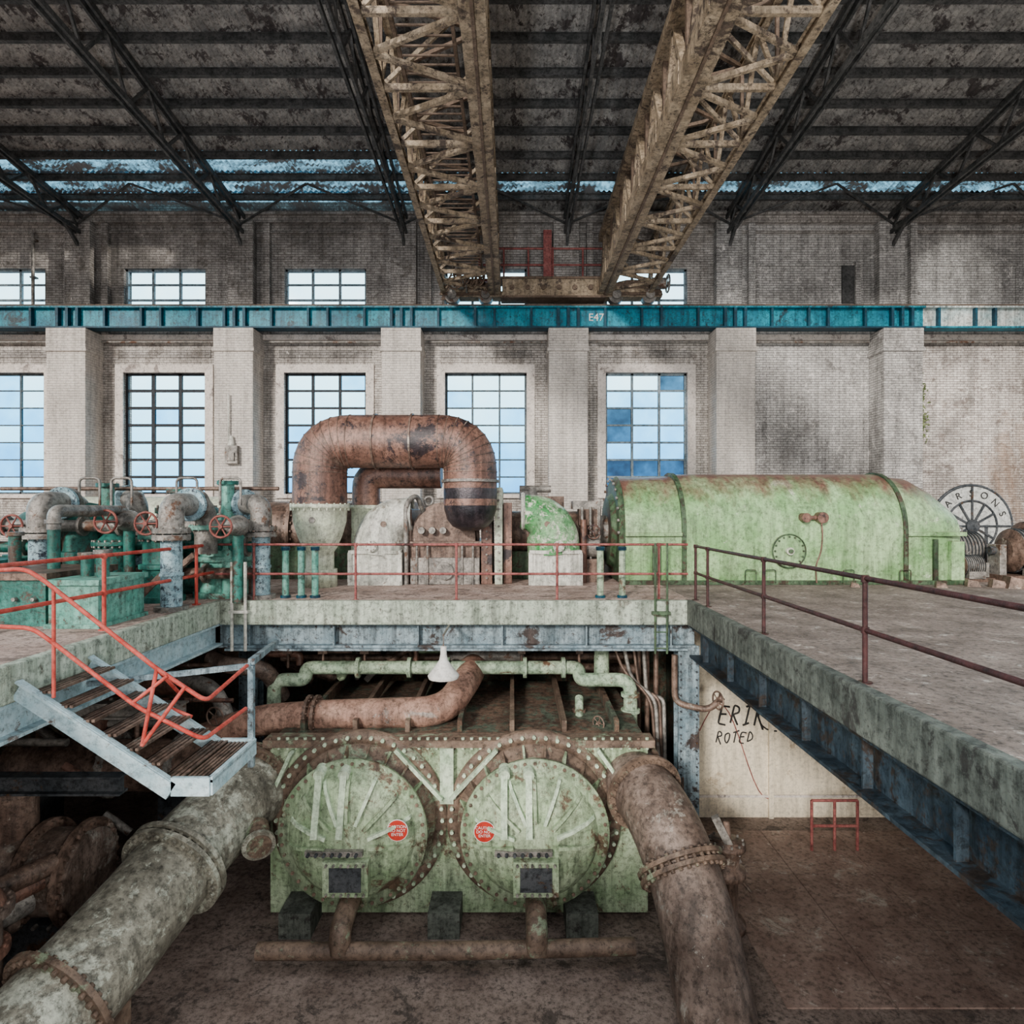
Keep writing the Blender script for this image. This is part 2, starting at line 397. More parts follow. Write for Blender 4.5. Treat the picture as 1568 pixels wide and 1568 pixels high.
for i,c in enumerate(BAY[:5]):
    if i==1: pf=lambda t:(10,1,0)
    elif i==4: pf=lambda t:(1,6,2.5)
    elif i==0: pf=lambda t:(2,8,.2)
    else: pf=lambda t:(8,2,0) if t>.4 else (1,7,0)
    window(n,c,3.06,2.35,6.9,3,7,(frameMM,frameDM,frameDM,frameMM,frameLM)[i],pf,(.06,.13,.1,.07,.09)[i])
    n+=1
for i,c in enumerate(BAY[:5]):
    window(n,c,3.06,9.1,10.82,3,3,frameLM,lambda t:(8,1,0),.09); n+=1

# ---------------------------------------------------------------- roof (ceiling)
def roofz(y): return 12.95+.12*(24-y)
def roof():
    r=B('ceiling',[roofM,skyM])
    ys=[24.5]+[24-1.1*k for k in range(1,14)]
    per=.19
    for k in range(len(ys)-1):
        y0,y1=ys[k],ys[k+1]
        for (xa,xb,m) in ((-23,-3.5,1 if k in(0,1,2) else 0),(-3.5,12,1 if k==1 else 0),(12,23,1 if k==1 else 0)):
            nn=int((xb-xa)/per*4); vs=[];fs=[]
            for i in range(nn+1):
                x=xa+(xb-xa)*i/nn; dz=.04*math.sin(2*math.pi*x/per)
                vs.append((x,y0,roofz(y0)+dz)); vs.append((x,y1-.1,roofz(y1-.1)+dz+.02))
            for i in range(nn): fs.append((2*i,2*i+2,2*i+3,2*i+1))
            r.add(vs,fs,m,True)
    return r.done()
roof()
rp=B('roof_purlins',[trussM])
for k in range(0,14):
    y=24-1.1*k-.05; z=roofz(y)-.16
    rp.ibeam(V3(-23,y,z),V3(23,y,z),.12,.22,.02)
rp.done()
for c in PX:
    t=B('roof_truss',[trussM])
    yb,ye=23.9,9.5; zb=12.35
    for s_ in (-.09,.09):
        t.beam(V3(c+s_,yb,roofz(yb)-.36),V3(c+s_,ye,roofz(ye)-.36),.07,.16)
        t.beam(V3(c+s_,yb,zb-.35),V3(c+s_,ye,zb+.25),.07,.14)
    N=8
    for k in range(N):
        a=yb+(ye-yb)*k/N; b=yb+(ye-yb)*(k+1)/N; mid=(a+b)/2
        zl=lambda yy: zb-.35+.6*(yb-yy)/(yb-ye)
        t.beam(V3(c,a,zl(a)),V3(c,mid,roofz(mid)-.36),.06,.08); t.beam(V3(c,mid,roofz(mid)-.36),V3(c,b,zl(b)),.06,.08)
    t.beam(V3(c,23.85,11.4),V3(c,22.8,12.15),.1,.12); t.beam(V3(c,23.8,11.2),V3(c,23.8,12.5),.16,.12)
    t.beam(V3(c,23.6,12.3),V3(c+3,21.8,roofz(21.8)-.35),.06,.06); t.beam(V3(c,23.6,12.3),V3(c-3,21.8,roofz(21.8)-.35),.06,.06)
    t.done()

# ---------------------------------------------------------------- crane runway
rw=B('crane_runway_beam',[tealBM,tealDM,tealPaleM,tanDM])
z0,z1=8.31,9.1
for a,b,m in ((-24,14.9,0),(14.9,24,2)):
    rw.box((a,23.2,z0+.06),(b,23.24,z1-.06),m)
    rw.box((a,23.02,z0),(b,23.5,z0+.06),1 if m==0 else 0); rw.box((a,23.02,z1-.06),(b,23.5,z1),m)
for c in PX:
    for o in (-.36,0,.36,): rw.box((c+o-.05,23.02,z0+.06),(c+o+.05,23.2,z1-.06),1)
    for k in (-2,-1,1,2): 
        xx=c+k*1.33
        rw.box((xx-.04,23.04,z0+.06),(xx+.04,23.2,z1-.06),1)
rw.box((-24,23.16,z1),(24,23.26,z1+.1),3)
for k in range(230):
    xx=-23+k*.2
    rw.cyl(V3(xx,23.19,z1-.03),V3(xx,23.01,z1-.03),.014,None,1,5)
ro=rw.done()
text('bay_number','E47',(3.05,23.18,8.72),.38,signWM,ro)
sp=B('wall_service_pipe',[greyrM])
for i in range(len(PX)-1): 
    sp.cyl(V3(PX[i]+.78,23.8,8.0),V3(PX[i+1]-.78,23.8,8.0),.05,None,0,8)
sp.done()
for xx in (-17.9,-2.6,8.95):
    d=B('rainwater_downpipe',[greyrM]); d.cyl(V3(xx+.05,23.85,8.35),V3(xx+.05,23.85,12.05),.06,None,0,8)
    for zz in (9,10.4,11.8): d.box((xx-.05,23.8,zz),(xx+.15,24,zz+.06))
    d.done()
wr=B('gallery_handrail',[maroonM])
for z in (10.75,11.35): wr.cyl(V3(-1.2,23.5,z),V3(3.6,23.5,z),.04,None,0,8)
for xx in (-1.2,-.3,.6,1.5,2.6,3.6):
    wr.cyl(V3(xx,23.5,10.15),V3(xx,23.5,11.4),.035,None,0,8)
wr.box((-1.3,23.35,10.1),(3.7,23.6,10.2)); wr.box((1.15,23.4,10.2),(1.45,23.6,12.0)); wr.done()

# ---------------------------------------------------------------- overhead crane
def crane():
    c=B('overhead_crane',[tanM,tanDM,greyrM])
    yb,ye=22.9,1.0; zb,zt=9.5,11.35
    c.box((-2.3,23.0,9.42),(5.4,23.5,9.62),0)
    c.box((-.35,22.85,9.35),(3.3,23.45,10.05),0)
    for k in range(6):
        xx=.0+k*.56; c.cyl(V3(xx,22.86,9.7),V3(xx,22.80,9.7),.09,None,1,14)
    c.box((-.4,22.8,10.0),(3.35,23.5,10.08),1); c.box((-.4,22.8,9.33),(3.35,23.5,9.4),1)
    for cx in (-1.55,4.35):
        for yy in (22.9,23.45):
            pts=[V3(cx+1.05*math.cos(a),yy,9.45+.55*math.sin(a)) for a in [math.pi*i/12 for i in range(13)]]
            c.prism(pts,V3(0,.06,0),1)
        for k in range(9):
            a=math.pi*k/8; c.cyl(V3(cx+.95*math.cos(a),22.9,9.47+.47*math.sin(a)),V3(cx+.95*math.cos(a),22.86,9.47+.47*math.sin(a)),.03,None,0,6)
        for wx in (-.6,.6):
            c.cyl(V3(cx+wx,23.03,9.47),V3(cx+wx,23.4,9.47),.265,None,2,20); c.cyl(V3(cx+wx,22.84,9.47),V3(cx+wx,22.95,9.47),.16,None,2,12)
    def girder(xi,xo,plate):
        c.box((xi-plate/2,ye,zb-.04),(xi+plate/2,yb,zb),0)
        for o in (-plate/2+.03,plate/2-.03): c.box((xi+o-.03,ye,zb),(xi+o+.03,yb,zb+.32),0)
        c.box((xi-.03,ye,zb-.09),(xi+.03,yb,zb-.04),1)
        c.box((xi-plate/2+.04,ye,zt),(xi+plate/2-.04,yb,zt+.22),0)
        c.ibeam(V3(xo,ye,zb+.1),V3(xo,yb,zb+.1),.16,.2,.025,0)
        c.ibeam(V3(xo,ye,zt-.1),V3(xo,yb,zt-.1),.14,.18,.025,0)
        N=12; L=(yb-ye)/N
        for k in range(N):
            a=yb-L*k; b=a-L; mid=(a+b)/2
            for xx,w in ((xi,.16),(xo,.09)):
                c.beam(V3(xx,a,zb+.2),V3(xx,mid,zt),w,w*.7,0); c.beam(V3(xx,mid,zt),V3(xx,b,zb+.2),w,w*.7,0)
                c.beam(V3(xx,a,zb+.2),V3(xx,a,zt),w*.7,w*.7,1)
            c.beam(V3(xi,a,zb+.1),V3(xo,mid,zb+.1),.08,.1,0); c.beam(V3(xo,mid,zb+.1),V3(xi,b,zb+.1),.08,.1,0)
            c.beam(V3(xi,a,zb+.1),V3(xo,a,zb+.1),.08,.12,0)
            c.beam(V3(xi,mid,zt),V3(xo,a,zt-.1),.07,.08,1); c.beam(V3(xi,mid,zt),V3(xo,b,zt-.1),.07,.08,1)
            c.beam(V3(xi,a,zt),V3(xo,a,zb+.1),.07,.08,0)
            c.box((xi-plate/2-.015,a-.25,zb),(xi-plate/2,a+.25,zb+.45),0); c.box((xi+plate/2,a-.25,zb),(xi+plate/2+.015,a+.25,zb+.45),0)
        c.beam(V3(xi,22.4,zt+.1),V3(xi,23.2,zb+.2),.2,.2,0)
        c.beam(V3(xo,22.4,zt-.1),V3(xo,23.2,zb+.1),.12,.12,0)
    girder(-.62,-2.45,.42)
    girder(3.3,4.95,.5)
    for k in range(90):
        yy=22.5-k*.24; c.box((-2.0,yy,zb+.35),(-1.0,yy+.03,zb+.38),1)
    c.box((-2.03,ye,zb+.3),(-1.97,yb,zb+.4),1); c.box((-1.03,ye,zb+.3),(-.97,yb,zb+.4),1)
    for xx in (-2.2,4.9):
        c.cyl(V3(xx,22.6,9.75),V3(xx+.5,22.6,9.75),.2,None,2,16); c.wheel(V3(xx+.6,22.6,9.75),X,.3,2)
    for k in range(4):
        c.wheel(V3(-2.0+.3*k,22.3,9.7+.12*(k%2)),(Y+X*.4*k).normalized(),.24,1); c.cyl(V3(-2.3+.3*k,22.2,9.5),V3(-2.0+.3*k,22.4,10.3),.03,None,1,6)
    c.done()
crane()

# ---------------------------------------------------------------- deck
d=B('floor_deck',[deckM,deckRM])
d.box((-24,12.1,-.4),(3.42,24.0,0)); d.box((3.42,12.1,-.4),(24,24.0,0),1); d.box((3.42,.4,-.4),(24,12.1,0),1); d.box((-24,.4,-.4),(-5.58,12.1,0)); d.box((-24,-5,-.4),(24,.4,0))
d.done()
cb=B('deck_curb_far',[curbM]); cb.box((-5.46,11.95,-.43),(3.3,12.1,.02)); cb.done(.02)
cb=B('deck_curb_left',[curbM]); cb.box((-5.58,.4,-.4),(-5.43,12.1,.02)); cb.done(.02)
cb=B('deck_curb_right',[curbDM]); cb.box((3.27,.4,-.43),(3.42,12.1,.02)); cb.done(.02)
ib=B('deck_edge_beam_far',[steelBM,steelDM])
ib.ibeam(V3(-5.6,12.3,-.66),V3(3.5,12.3,-.66),.36,.46,.04,0)
for k in range(6): ib.box((-5+k*1.6,12.14,-.86),(-4.97+k*1.6,12.29,-.46),0)
ib.box((-5.4,12.02,-.93),(3.3,12.12,-.89),0)
ib.done()
ib=B('deck_edge_beam_left',[stairM])
ib.ibeam(V3(-5.62,.4,-.62),V3(-5.62,12.1,-.62),.3,.42,.04,0); ib.done()
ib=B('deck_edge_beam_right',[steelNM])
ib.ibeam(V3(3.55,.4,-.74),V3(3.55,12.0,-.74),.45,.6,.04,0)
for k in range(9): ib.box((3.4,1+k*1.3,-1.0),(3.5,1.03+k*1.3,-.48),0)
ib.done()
j=B('deck_joists',[steelDM])
for yy in (14.5,17,19.5,22): j.ibeam(V3(-23,yy,-.62),V3(23,yy,-.62),.2,.4,.03)
for yy in (2,4.5,7,9.5): j.ibeam(V3(3.8,yy,-.6),V3(23,yy,-.6),.2,.38,.03); j.ibeam(V3(-23,yy,-.6),V3(-5.8,yy,-.6),.2,.38,.03)
j.done()
f=B('floor',[M('pit_floor',(.2,.155,.135),(.34,.28,.25),1.5,.8,bump=.6,patch=(.12,.1,.09),pth=.55)])
f.box((-24,-5,-5.3),(24,24.3,-5.0)); f.done()
lw=B('wall_lower',[lowwallM,curbDM,plasterM])
lw.box((3.9,14.0,-5.0),(24,14.3,-.82),0)
lw.box((3.9,13.96,-4.55),(24,14.0,-4.5),2)
lw.box((5.6,13.93,-5.0),(5.7,14.0,-.9),0)
lwo=lw.done()
# hand painted graffiti strokes on the plaster
GL={'E':[[(.9,1),(.1,.95),(.05,.5),(.0,.02),(.8,0)],[(.05,.52),(.7,.56)]],
 'R':[[(.05,0),(.12,1),(.7,.95),(.75,.65),(.15,.5),(.85,-.05)]],'I':[[(.4,0),(.5,1.05)],[(.1,1),(.9,1.05)],[(.1,0),(.8,-.02)]],
 'K':[[(.1,-.1),(.15,1.1)],[(.95,1.2),(.2,.5),(1.1,-.25)]],'O':[[(.5,1),(.1,.7),(.1,.2),(.5,0),(.85,.3),(.8,.8),(.45,1)]],
 'T':[[(0,1),(1,1.05)],[(.5,1),(.45,0)]],'D':[[(.1,0),(.15,1),(.75,.8),(.85,.35),(.1,0)]]}
gl=B('graffiti_lettering',[blackM,maroonM])
def scrawl(word,x0,z0,w,h,r):
    for i,ch in enumerate(word):
        for st_ in GL[ch]:
            pts=[V3(x0+i*w*1.3+px*w+.2*h*pz,13.985,z0+pz*h+.03*math.sin(i*2+px*5)) for px,pz in st_]
            gl.sweep(fillet(pts,.05,3),r,0,6)
scrawl('ERIK',4.5,-2.95,.2,.4,.022); scrawl('ROTED',4.45,-3.36,.13,.24,.015)
gl.sweep([V3(5.75+.3*math.cos(t*.3)*(1+t*.02),13.985,-2.75+.36*math.sin(t*.3)) for t in range(17)],.018,0,6)
gl.sweep([V3(4.1+1.5*(k/14),13.985,-3.1+.8*math.sin(k*.35)-.05*k) for k in range(15)],.012,1,6)
gl.done(parent=lwo)
pw=B('wall_pit_rear',[pitM,condM,rustM])
pw.box((-24,16.2,-5),(3.9,16.5,-.82),0); pw.box((3.9,14.3,-5),(4.1,16.5,-.82),0)
for k,(a,b_) in enumerate(((-3.6,-2.7),(-1.9,-.9),(-.7,.3),(.5,1.4))):
    pw.box((a,15.8,-2.3),(b_,16.2,-1.05),[2,1,2,1][k]); pw.box((a+.05,15.75,-2.2),(a+.1,15.8,-1.1),0)
pw.box((-24,-5,-5),(-23.7,24,-.8),0)
pw.done()
def column(x,y):
    c=B('steel_column',[steelBM,steelDM])
    c.box((x-.2,y-.02,-5),(x+.2,y+.02,-.86)); c.box((x-.2,y+.3,-5),(x+.2,y+.34,-.86)); c.box((x-.02,y,-5),(x+.02,y+.32,-.86))
    c.box((x-.35,y-.15,-5),(x+.35,y+.45,-4.95))
    for k in range(26):
        for s in(-.15,.15): c.cyl(V3(x+s,y-.02,-4.8+k*.15),V3(x+s,y-.045,-4.8+k*.15),.02,None,1,6)
    c.done()
column(3.35,12.15); column(-5.6,13.6); column(-13.5,6.6); column(-13.5,13)
r=B('pit_handrail',[maroonM])
for xx in (5.9,6.35,6.8):
    r.cyl(V3(xx,12.6,-5),V3(xx,12.6,-4.0),.03,None,0,8)
r.cyl(V3(5.9,12.6,-4.0),V3(6.8,12.6,-4.0),.03,None,0,8); r.cyl(V3(5.9,12.6,-4.5),V3(6.8,12.6,-4.5),.03,None,0,8)
r.done()
pf=B('floor_plates',[M('floor_plate',(.26,.185,.16),(.4,.31,.27),1.2,.7,patch=(.5,.45,.4),pth=.58)])
for i in range(4):
    for k in range(3): pf.box((3.7+i*1.5,8.6+k*1.6,-5.0),(5.18+i*1.5,10.18+k*1.6,-4.98),0)
pf.done()

# ---------------------------------------------------------------- railings
def railing(name,bases,top,mid,mat,r=.022,ext=None):
    b=B(name,[mat])
    for p in bases:
        b.cyl(p,p+Z*top,r,None,0,10); b.cyl(p,p+Z*.015,r*2.6,None,0,12)
        b.cyl(p+Z*(top-.04),p+Z*(top+.03),r*1.5,None,0,10); b.cyl(p+Z*(mid-.03),p+Z*(mid+.03),r*1.5,None,0,10)
    L=([ext[0]] if ext and ext[0] else [])+bases+([ext[1]] if ext and ext[1] else [])
    for h in (top,mid):
        for i in range(len(L)-1): b.cyl(L[i]+Z*h,L[i+1]+Z*h,r,None,0,10)
    b.done()
railing('deck_railing_far',[V3(-4.92,12.2,0),V3(-2.98,12.2,0),V3(-1.06,12.2,0),V3(.86,12.2,0),V3(2.8,12.2,0)],1.06,.5,maroonM,.024,ext=(V3(-5.65,12.2,0),V3(3.35,12.2,0)))
railing('deck_railing_right',[V3(3.5,12.2,0)]+[V3(3.47,11.35-2.53*k,0) for k in range(4)],1.03,.52,blackrM,.026,ext=(None,V3(3.47,1.5,0)))
railing('deck_railing_left',[V3(-5.72,11.6,0),V3(-5.8,9.1,0)],1.06,.53,redM,.028,ext=(V3(-5.7,12.2,0),V3(-5.9,7.3,0)))

# ---------------------------------------------------------------- stair
st=B('steel_staircase',[stairM,darkrustM,redM,steelBM])
xa,xb=-5.4,-3.72; za,zb_=-.12,-1.22; yn,yf=7.0,8.2
def sl(x): return za+(zb_-za)*(x-xa)/(xb-xa)
for y in (yn,yf):
    st.beam(V3(xa,y,sl(xa)-.15),V3(xb,y,sl(xb)-.15),.05,.2,0)
    st.beam(V3(xa,y,sl(xa)-.05),V3(xb,y,sl(xb)-.05),.1,.025,0)
for k in range(7):
    xx=xa+.12+(xb-xa)*k/7; z=sl(xx)-.12
    for s in range(4): st.box((xx+s*.06,yn+.03,z),(xx+s*.06+.035,yf-.03,z+.03),1)
    st.box((xx,yn+.03,z-.05),(xx+.015,yf-.03,z+.03),1)
st.beam(V3(xb,yn,-1.32),V3(-3.3,yn,-1.32),.05,.2,0); st.beam(V3(xb,yf,-1.32),V3(-3.3,yf,-1.32),.05,.2,0)
st.beam(V3(-3.3,yn,-1.32),V3(-3.3,yf,-1.32),.05,.2,0)
for k in range(9): st.box((xb+.02+k*.05,yn,-1.28),(xb+.045+k*.05,yf,-1.25),1)
st.pipe([V3(-6.2,7.0,1.02),W(40,889,7.0),W(66,905,7.0),W(245,1045,7.0),W(322,1096,7.1),W(386,1040,8.2)],.024,.12,2,10)
st.pipe([V3(-6.2,7.0,.45),W(50,981,7.0),W(80,1002,7.0),W(215,1105,7.0),W(318,1156,7.1),W(384,1107,8.2)],.024,.12,2,10)
st.pipe([W(150,1055,8.2),W(190,1058,8.2),W(245,1098,8.2),W(300,1120,8.2)],.022,.1,2,10)
st.cyl(W(245,1045,7.0),W(222,1165,7.0),.022,None,2,8); st.cyl(W(222,1165,7.0),W(290,1072,7.05),.022,None,2,8); st.cyl(W(245,1045,7.0),W(282,1085,7.4),.02,None,2,8)
st.cyl(W(205,1100,7.0),W(262,1056,7.0),.02,None,2,8)
st.cyl(W(84,1003,7.0),W(84,1090,7.0),.02,None,2,8); st.cyl(W(84,1003,7.0),W(84,920,7.0),.02,None,2,8)
st.beam(V3(-3.36,8.25,-.3),V3(-3.36,8.25,-1.6),.07,.07,3)
st.beam(V3(-3.36,8.25,-.25),V3(-4.4,11.95,-.75),.08,.08,3); st.beam(V3(-3.36,8.25,-.3),V3(-5.5,8.3,-.55),.05,.07,3)
st.done()

# ---------------------------------------------------------------- big pipe loop
def D(u,v,d=14.45): return W(u,v,d)
pl=B('crossover_steam_pipe',[rustM,creamM,blackrustM,greyrM,darkrustM])
path=[D(500,792),D(500,690),D(735,690),D(735,790)]
fp=fillet(path,1.4,9)
pl.sweep(fp,.6,0,40)
for i,p in enumerate(fp):
    if 0<i<len(fp)-1:
        dd=(fp[i+1]-fp[i-1]).normalized(); pl.cyl(p-dd*.01,p+dd*.01,.61,None,4,40)
for u in (588,645):
    p=D(u,690); pl.cyl(p-X*.02,p+X*.02,.63,None,4,40)
zt_=D(0,792).z
pl.rev(D(500,792),-Z,[(.0,-.06),(.65,-.06),(.65,.03),(.6,.04),(.58,.35),(.48,.68),(.38,.92),(.31,1.02),(.31,1.4),(.38,1.4),(.38,zt_),(.0,zt_)],1,40)
pl.bolts(D(500,792),Z,.63,24,.02,.16,1)
pl.cyl(D(500,812)-Y*.6,D(500,812)-Y*.52,.07,None,3,10)
pl.cyl(D(735,752)-Z*.03,D(735,752)+Z*.03,.65,None,3,40)
pl.rev(D(735,765),-Z,[(.603,-.02),(.605,.1),(.59,.45),(.52,.68),(.4,.83),(.2,.92),(0,.94)],2,40)
pl.pipe([D(572,850,15.5),D(572,742,15.5),D(615,742,15.5),D(690,742,15.5)],.33,.5,0,28)
pl.rev(D(572,792,15.5),-Z,[(.0,-.04),(.41,-.04),(.41,.04),(.35,.05),(.35,1.5)],1,28)
pl.done()

# ---------------------------------------------------------------- turbine set on deck
def hood(name,cx,sgn,top,mt,mb):
    h=B(name,[mt,mb,darkrustM])
    y=15.2
    pts=[V3(cx-sgn*.6,y,top-.42),V3(cx-sgn*.38,y,top-.46),V3(cx-sgn*.14,y,top-.56),V3(cx+sgn*.02,y,top-.74),V3(cx+sgn*.1,y,top-.98),V3(cx+sgn*.14,y,.7)]
    pts=fillet(pts,.25,4)
    n_=len(pts); rs=[.4+.22*min(1,(i/(n_-1))*1.1) for i in range(n_)]
    h.sweep(pts,rs,0,32)
    h.torus(pts[0],X,.4,.05,1,28,6)
    h.box((cx-.56+.14*sgn,14.65,0),(cx+.56+.14*sgn,15.8,.78),1)
    h.box((cx-.6+.14*sgn,14.6,.72),(cx+.6+.14*sgn,15.85,.8),1)
    h.box((cx-.6+.14*sgn,14.6,0),(cx+.6+.14*sgn,15.85,.1),1)
    h.box((cx-.62+.14*sgn,14.62,.0),(cx-.52+.14*sgn,14.75,.75),1); h.box((cx+.52+.14*sgn,14.62,.0),(cx+.62+.14*sgn,14.75,.75),1)
    h.cyl(V3(cx+.2*sgn,14.68,.9),V3(cx+.2*sgn,14.5,.9),.13,None,1,20); h.bolts(V3(cx+.2*sgn,14.5,.9),Y,.1,8,.012,.05,2)
    h.cyl(V3(cx-.05*sgn,14.75,1.4),V3(cx-.05*sgn,14.66,1.4),.07,None,2,12)
    h.done(.03)
hood('exhaust_hood',-3.0,-1,2.05,whiteM,whiteM)
hood('exhaust_hood',.86,1,2.12,hoodGM,whiteM)
tc=B('turbine_casing',[darkrustM,rustM,creamM,genDM,greyrM])
def arch(cx,zc,r,y0,y1,base,m):
    pts=[V3(cx+r,y0,base)]+[V3(cx+r*math.cos(math.pi*i/20),y0,zc+r*math.sin(math.pi*i/20)) for i in range(21)]+[V3(cx-r,y0,base)]
    tc.prism(pts,V3(0,y1-y0,0),m,True)
arch(-1.6,1.1,.74,15.0,16.7,0,0)
arch(-1.6,1.1,.82,15.35,15.5,0,0)
tc.box((-2.35,14.9,0),(-.75,16.7,.95),0); tc.box((-2.4,14.85,.88),(-.7,16.7,1.0),0)
tc.box((-2.35,14.8,0),(-.75,15.0,.62),4)
tc.box((-.72,14.9,.0),(-.46,16.6,2.1),1); tc.box((-.4,14.8,0),(-.22,16.6,2.25),2); tc.box((-.2,15.0,0),(.0,16.6,1.9),1)
for k in range(11): tc.cyl(V3(-.31,14.82,.15+k*.2),V3(-.31,14.75,.15+k*.2),.03,None,4,6)
for k in range(11): tc.cyl(V3(-.59,14.92,.15+k*.18),V3(-.59,14.85,.15+k*.18),.025,None,4,6)
tc.box((-2.46,15.0,0),(-2.35,16.6,1.75),0)
tc.cyl(V3(-6.6,16.7,1.2),V3(-2.5,16.7,1.2),.75,None,0,36)
for xx in (-6.6,-5.6,-4.6,-3.6): tc.flange(V3(xx,16.7,1.2),X,.86,.1,0,24,36)
tc.box((-6.6,16.0,0),(-2.5,17.4,.9),3)
tc.cyl(V3(0,16.5,1.15),V3(2.0,16.5,1.15),.55,None,0,30)
tc.box((0,16.0,0),(2.3,17,.7),3)
tc.cyl(V3(-1.55,14.8,.32),V3(-1.55,14.7,.32),.2,None,4,20)
for xx in (-2.1,-1.85,-1.6): tc.cyl(V3(xx,15.0,1.25),V3(xx,14.8,1.25),.08,None,4,10)
tc.pipe([V3(-2.45,14.8,.0),V3(-2.45,14.8,1.9),V3(-2.25,15.1,2.1),V3(-2.1,15.4,1.6)],.06,.25,4)
for xx in (-2.2,-1.95,-1.15,-.9): tc.cyl(V3(xx,14.78,.9),V3(xx,14.78,.0),.03,None,4,6)
tc.torus(V3(-2.0,15.4,1.95),Y,.1,.03,4)
tc.cyl(V3(-1.1,15.2,1.7),V3(-1.1,15.2,2.05),.1,None,4,14)
tc.done(.02)
vg=B('governor_gear',[greyrM,darkrustM,rustM])
vg.box((1.75,15.3,0),(2.2,16.2,.55),1); vg.cyl(V3(1.65,15.6,.85),V3(2.1,15.6,.85),.28,None,0,24)
vg.box((1.68,15.6,1.0),(2.15,16.2,1.35),1); vg.box((1.5,15.7,1.75),(2.2,16.3,1.95),0); vg.box((1.65,15.7,1.35),(2.1,16.2,1.75),1)
for xx in (1.7,1.9,2.12): vg.cyl(V3(xx,15.5,.3),V3(xx,15.5,1.8),.035,None,0,8)
vg.cyl(V3(.55,17.3,0),V3(.55,17.3,2.35),.14,None,0,14); vg.cyl(V3(.2,17.3,2.3),V3(1.05,17.3,2.3),.1,None,0,10)
vg.box((.2,17.2,2.0),(.5,17.5,2.25),0); vg.box((.8,17.2,0),(1.4,17.5,2.1),1)
vg.wheel(V3(1.95,15.3,1.2),Y,.16,2)
vg.cyl(V3(1.7,15.2,0),V3(1.7,15.2,1.5),.08,None,2,12)
vg.done(.01)

# ---------------------------------------------------------------- generator
def gsec(x,w,h,zc=1.2,yc=16.2,base=0.05,n=24):
    pts=[V3(x,yc-w,base)]
    for i in range(n+1):
        a=math.pi-math.pi*i/n; pts.append(V3(x,yc+w*math.cos(a),zc+h*math.sin(a)))
    pts.append(V3(x,yc+w,base)); return pts
gn=B('generator',[genM,genDM,greyrM,rustM,creamM])
gn.loft([gsec(2.62,1.36,1.34),gsec(4.0,1.38,1.38)],0)
gn.loft([gsec(4.0,1.4,1.43),gsec(9.1,1.4,1.43)],0)
gn.loft([gsec(9.1,1.36,1.38),gsec(9.7,1.36,1.33),gsec(10.1,1.3,1.1),gsec(10.5,1.2,.72)],0)
for x,m in ((3.93,1),(9.05,1)): gn.loft([gsec(x,1.44,1.47),gsec(x+.1,1.44,1.47)],m)
for x in (5.6,7.3): gn.loft([gsec(x,1.405,1.435),gsec(x+.02,1.405,1.435)],0)
gn.loft([gsec(2.5,1.28,1.26),gsec(2.62,1.4,1.38)],1)
gn.cyl(V3(2.5,16.2,1.2),V3(2.38,16.2,1.2),.95,.85,1,36); gn.cyl(V3(2.38,16.2,1.2),V3(2.25,16.2,1.2),.4,None,2,24)
for k in range(15):
    a=math.pi*k/14; p=V3(2.5,16.2+1.32*math.cos(a),1.2+1.3*math.sin(a)); gn.cyl(p-X*.05,p,.04,None,2,6)
gn.box((2.62,14.74,1.12),(3.93,14.9,1.2),0); gn.box((9.15,14.76,1.12),(10.5,14.92,1.22),0)
gn.box((2.62,14.72,0),(10.5,14.86,.1),1)
gn.box((3.25,14.78,.08),(3.45,14.86,.95),1); gn.box((9.75,14.77,.08),(9.85,14.9,1.05),1); gn.box((10.15,14.77,.1),(10.45,15.0,1.0),0)
hc=V3(6.38,14.8,.78)
gn.cyl(hc,hc-Y*.07,.39,None,0,36); gn.bolts(hc-Y*.07,Y,.33,16,.025,.05,1); gn.torus(hc-Y*.07,Y,.38,.02,1,36,6); gn.cyl(hc,hc-Y*.15,.09,None,4,14); gn.cyl(hc,hc-Y*.2,.05,None,1,10)
v0=V3(6.75,14.9,1.55)
gn.cyl(v0,v0-Y*.25,.11,None,3,14); gn.cyl(v0+X*.38,v0+X*.38-Y*.25,.13,None,3,14); gn.cyl(v0-Y*.15,v0-Y*.15+X*.38,.05,None,3,10)
gn.sweep(fillet([v0+X*.35-Y*.2,v0+X*.38-Y*.22-Z*.4,v0+X*.35-Y*.2-Z*.8,v0+X*.22-Y*.2-Z*1.1,v0+X*.25-Y*.2-Z*1.5],.3),.018,3,8)
for x in (5.35,5.8,7.6,8.9): gn.pipe([V3(x,14.78,.05),V3(x,14.68,.05),V3(x,14.68,.35),V3(x+.25,14.68,.35),V3(x+.25,14.68,.05)],.015,.05,1,8)
gn.done(.015)
ws=B('spoked_wheel_sign',[dialM,steelDM])
c0=W(1517,822,20); R=1.27
ws.torus(c0,Y,R,.05,1,48,8)
ws.cyl(c0-Y*.03,c0+Y*.06,R*.98,None,0,48); ws.torus(c0-Y*.04,Y,R*.62,.035,1,40,6)
ws.cyl(c0-Y*.12,c0,R*.16,None,1,24)
for k in range(12):
    a=2*math.pi*k/12; ws.beam(c0-Y*.05+V3(math.cos(a)*.1,0,math.sin(a)*.1),c0-Y*.05+V3(math.cos(a)*R*(.98 if k%3==0 else .6),0,math.sin(a)*R*(.98 if k%3==0 else .6)),.05,.06,1)
for k in range(2): ws.box((c0.x-.5+k*.9,c0.y-.05,0),(c0.x-.4+k*.9,c0.y+.1,c0.z),1)
wso=ws.done()
for k,ch in enumerate('PARSONS'):
    a=math.radians(160-k*23)
    text('letter_%d'%k,ch,(c0.x+R*.8*math.cos(a),c0.y-.05,c0.z+R*.8*math.sin(a)),.3,blackM,wso,.004,rot=(math.pi/2,-(a-math.pi/2),0))
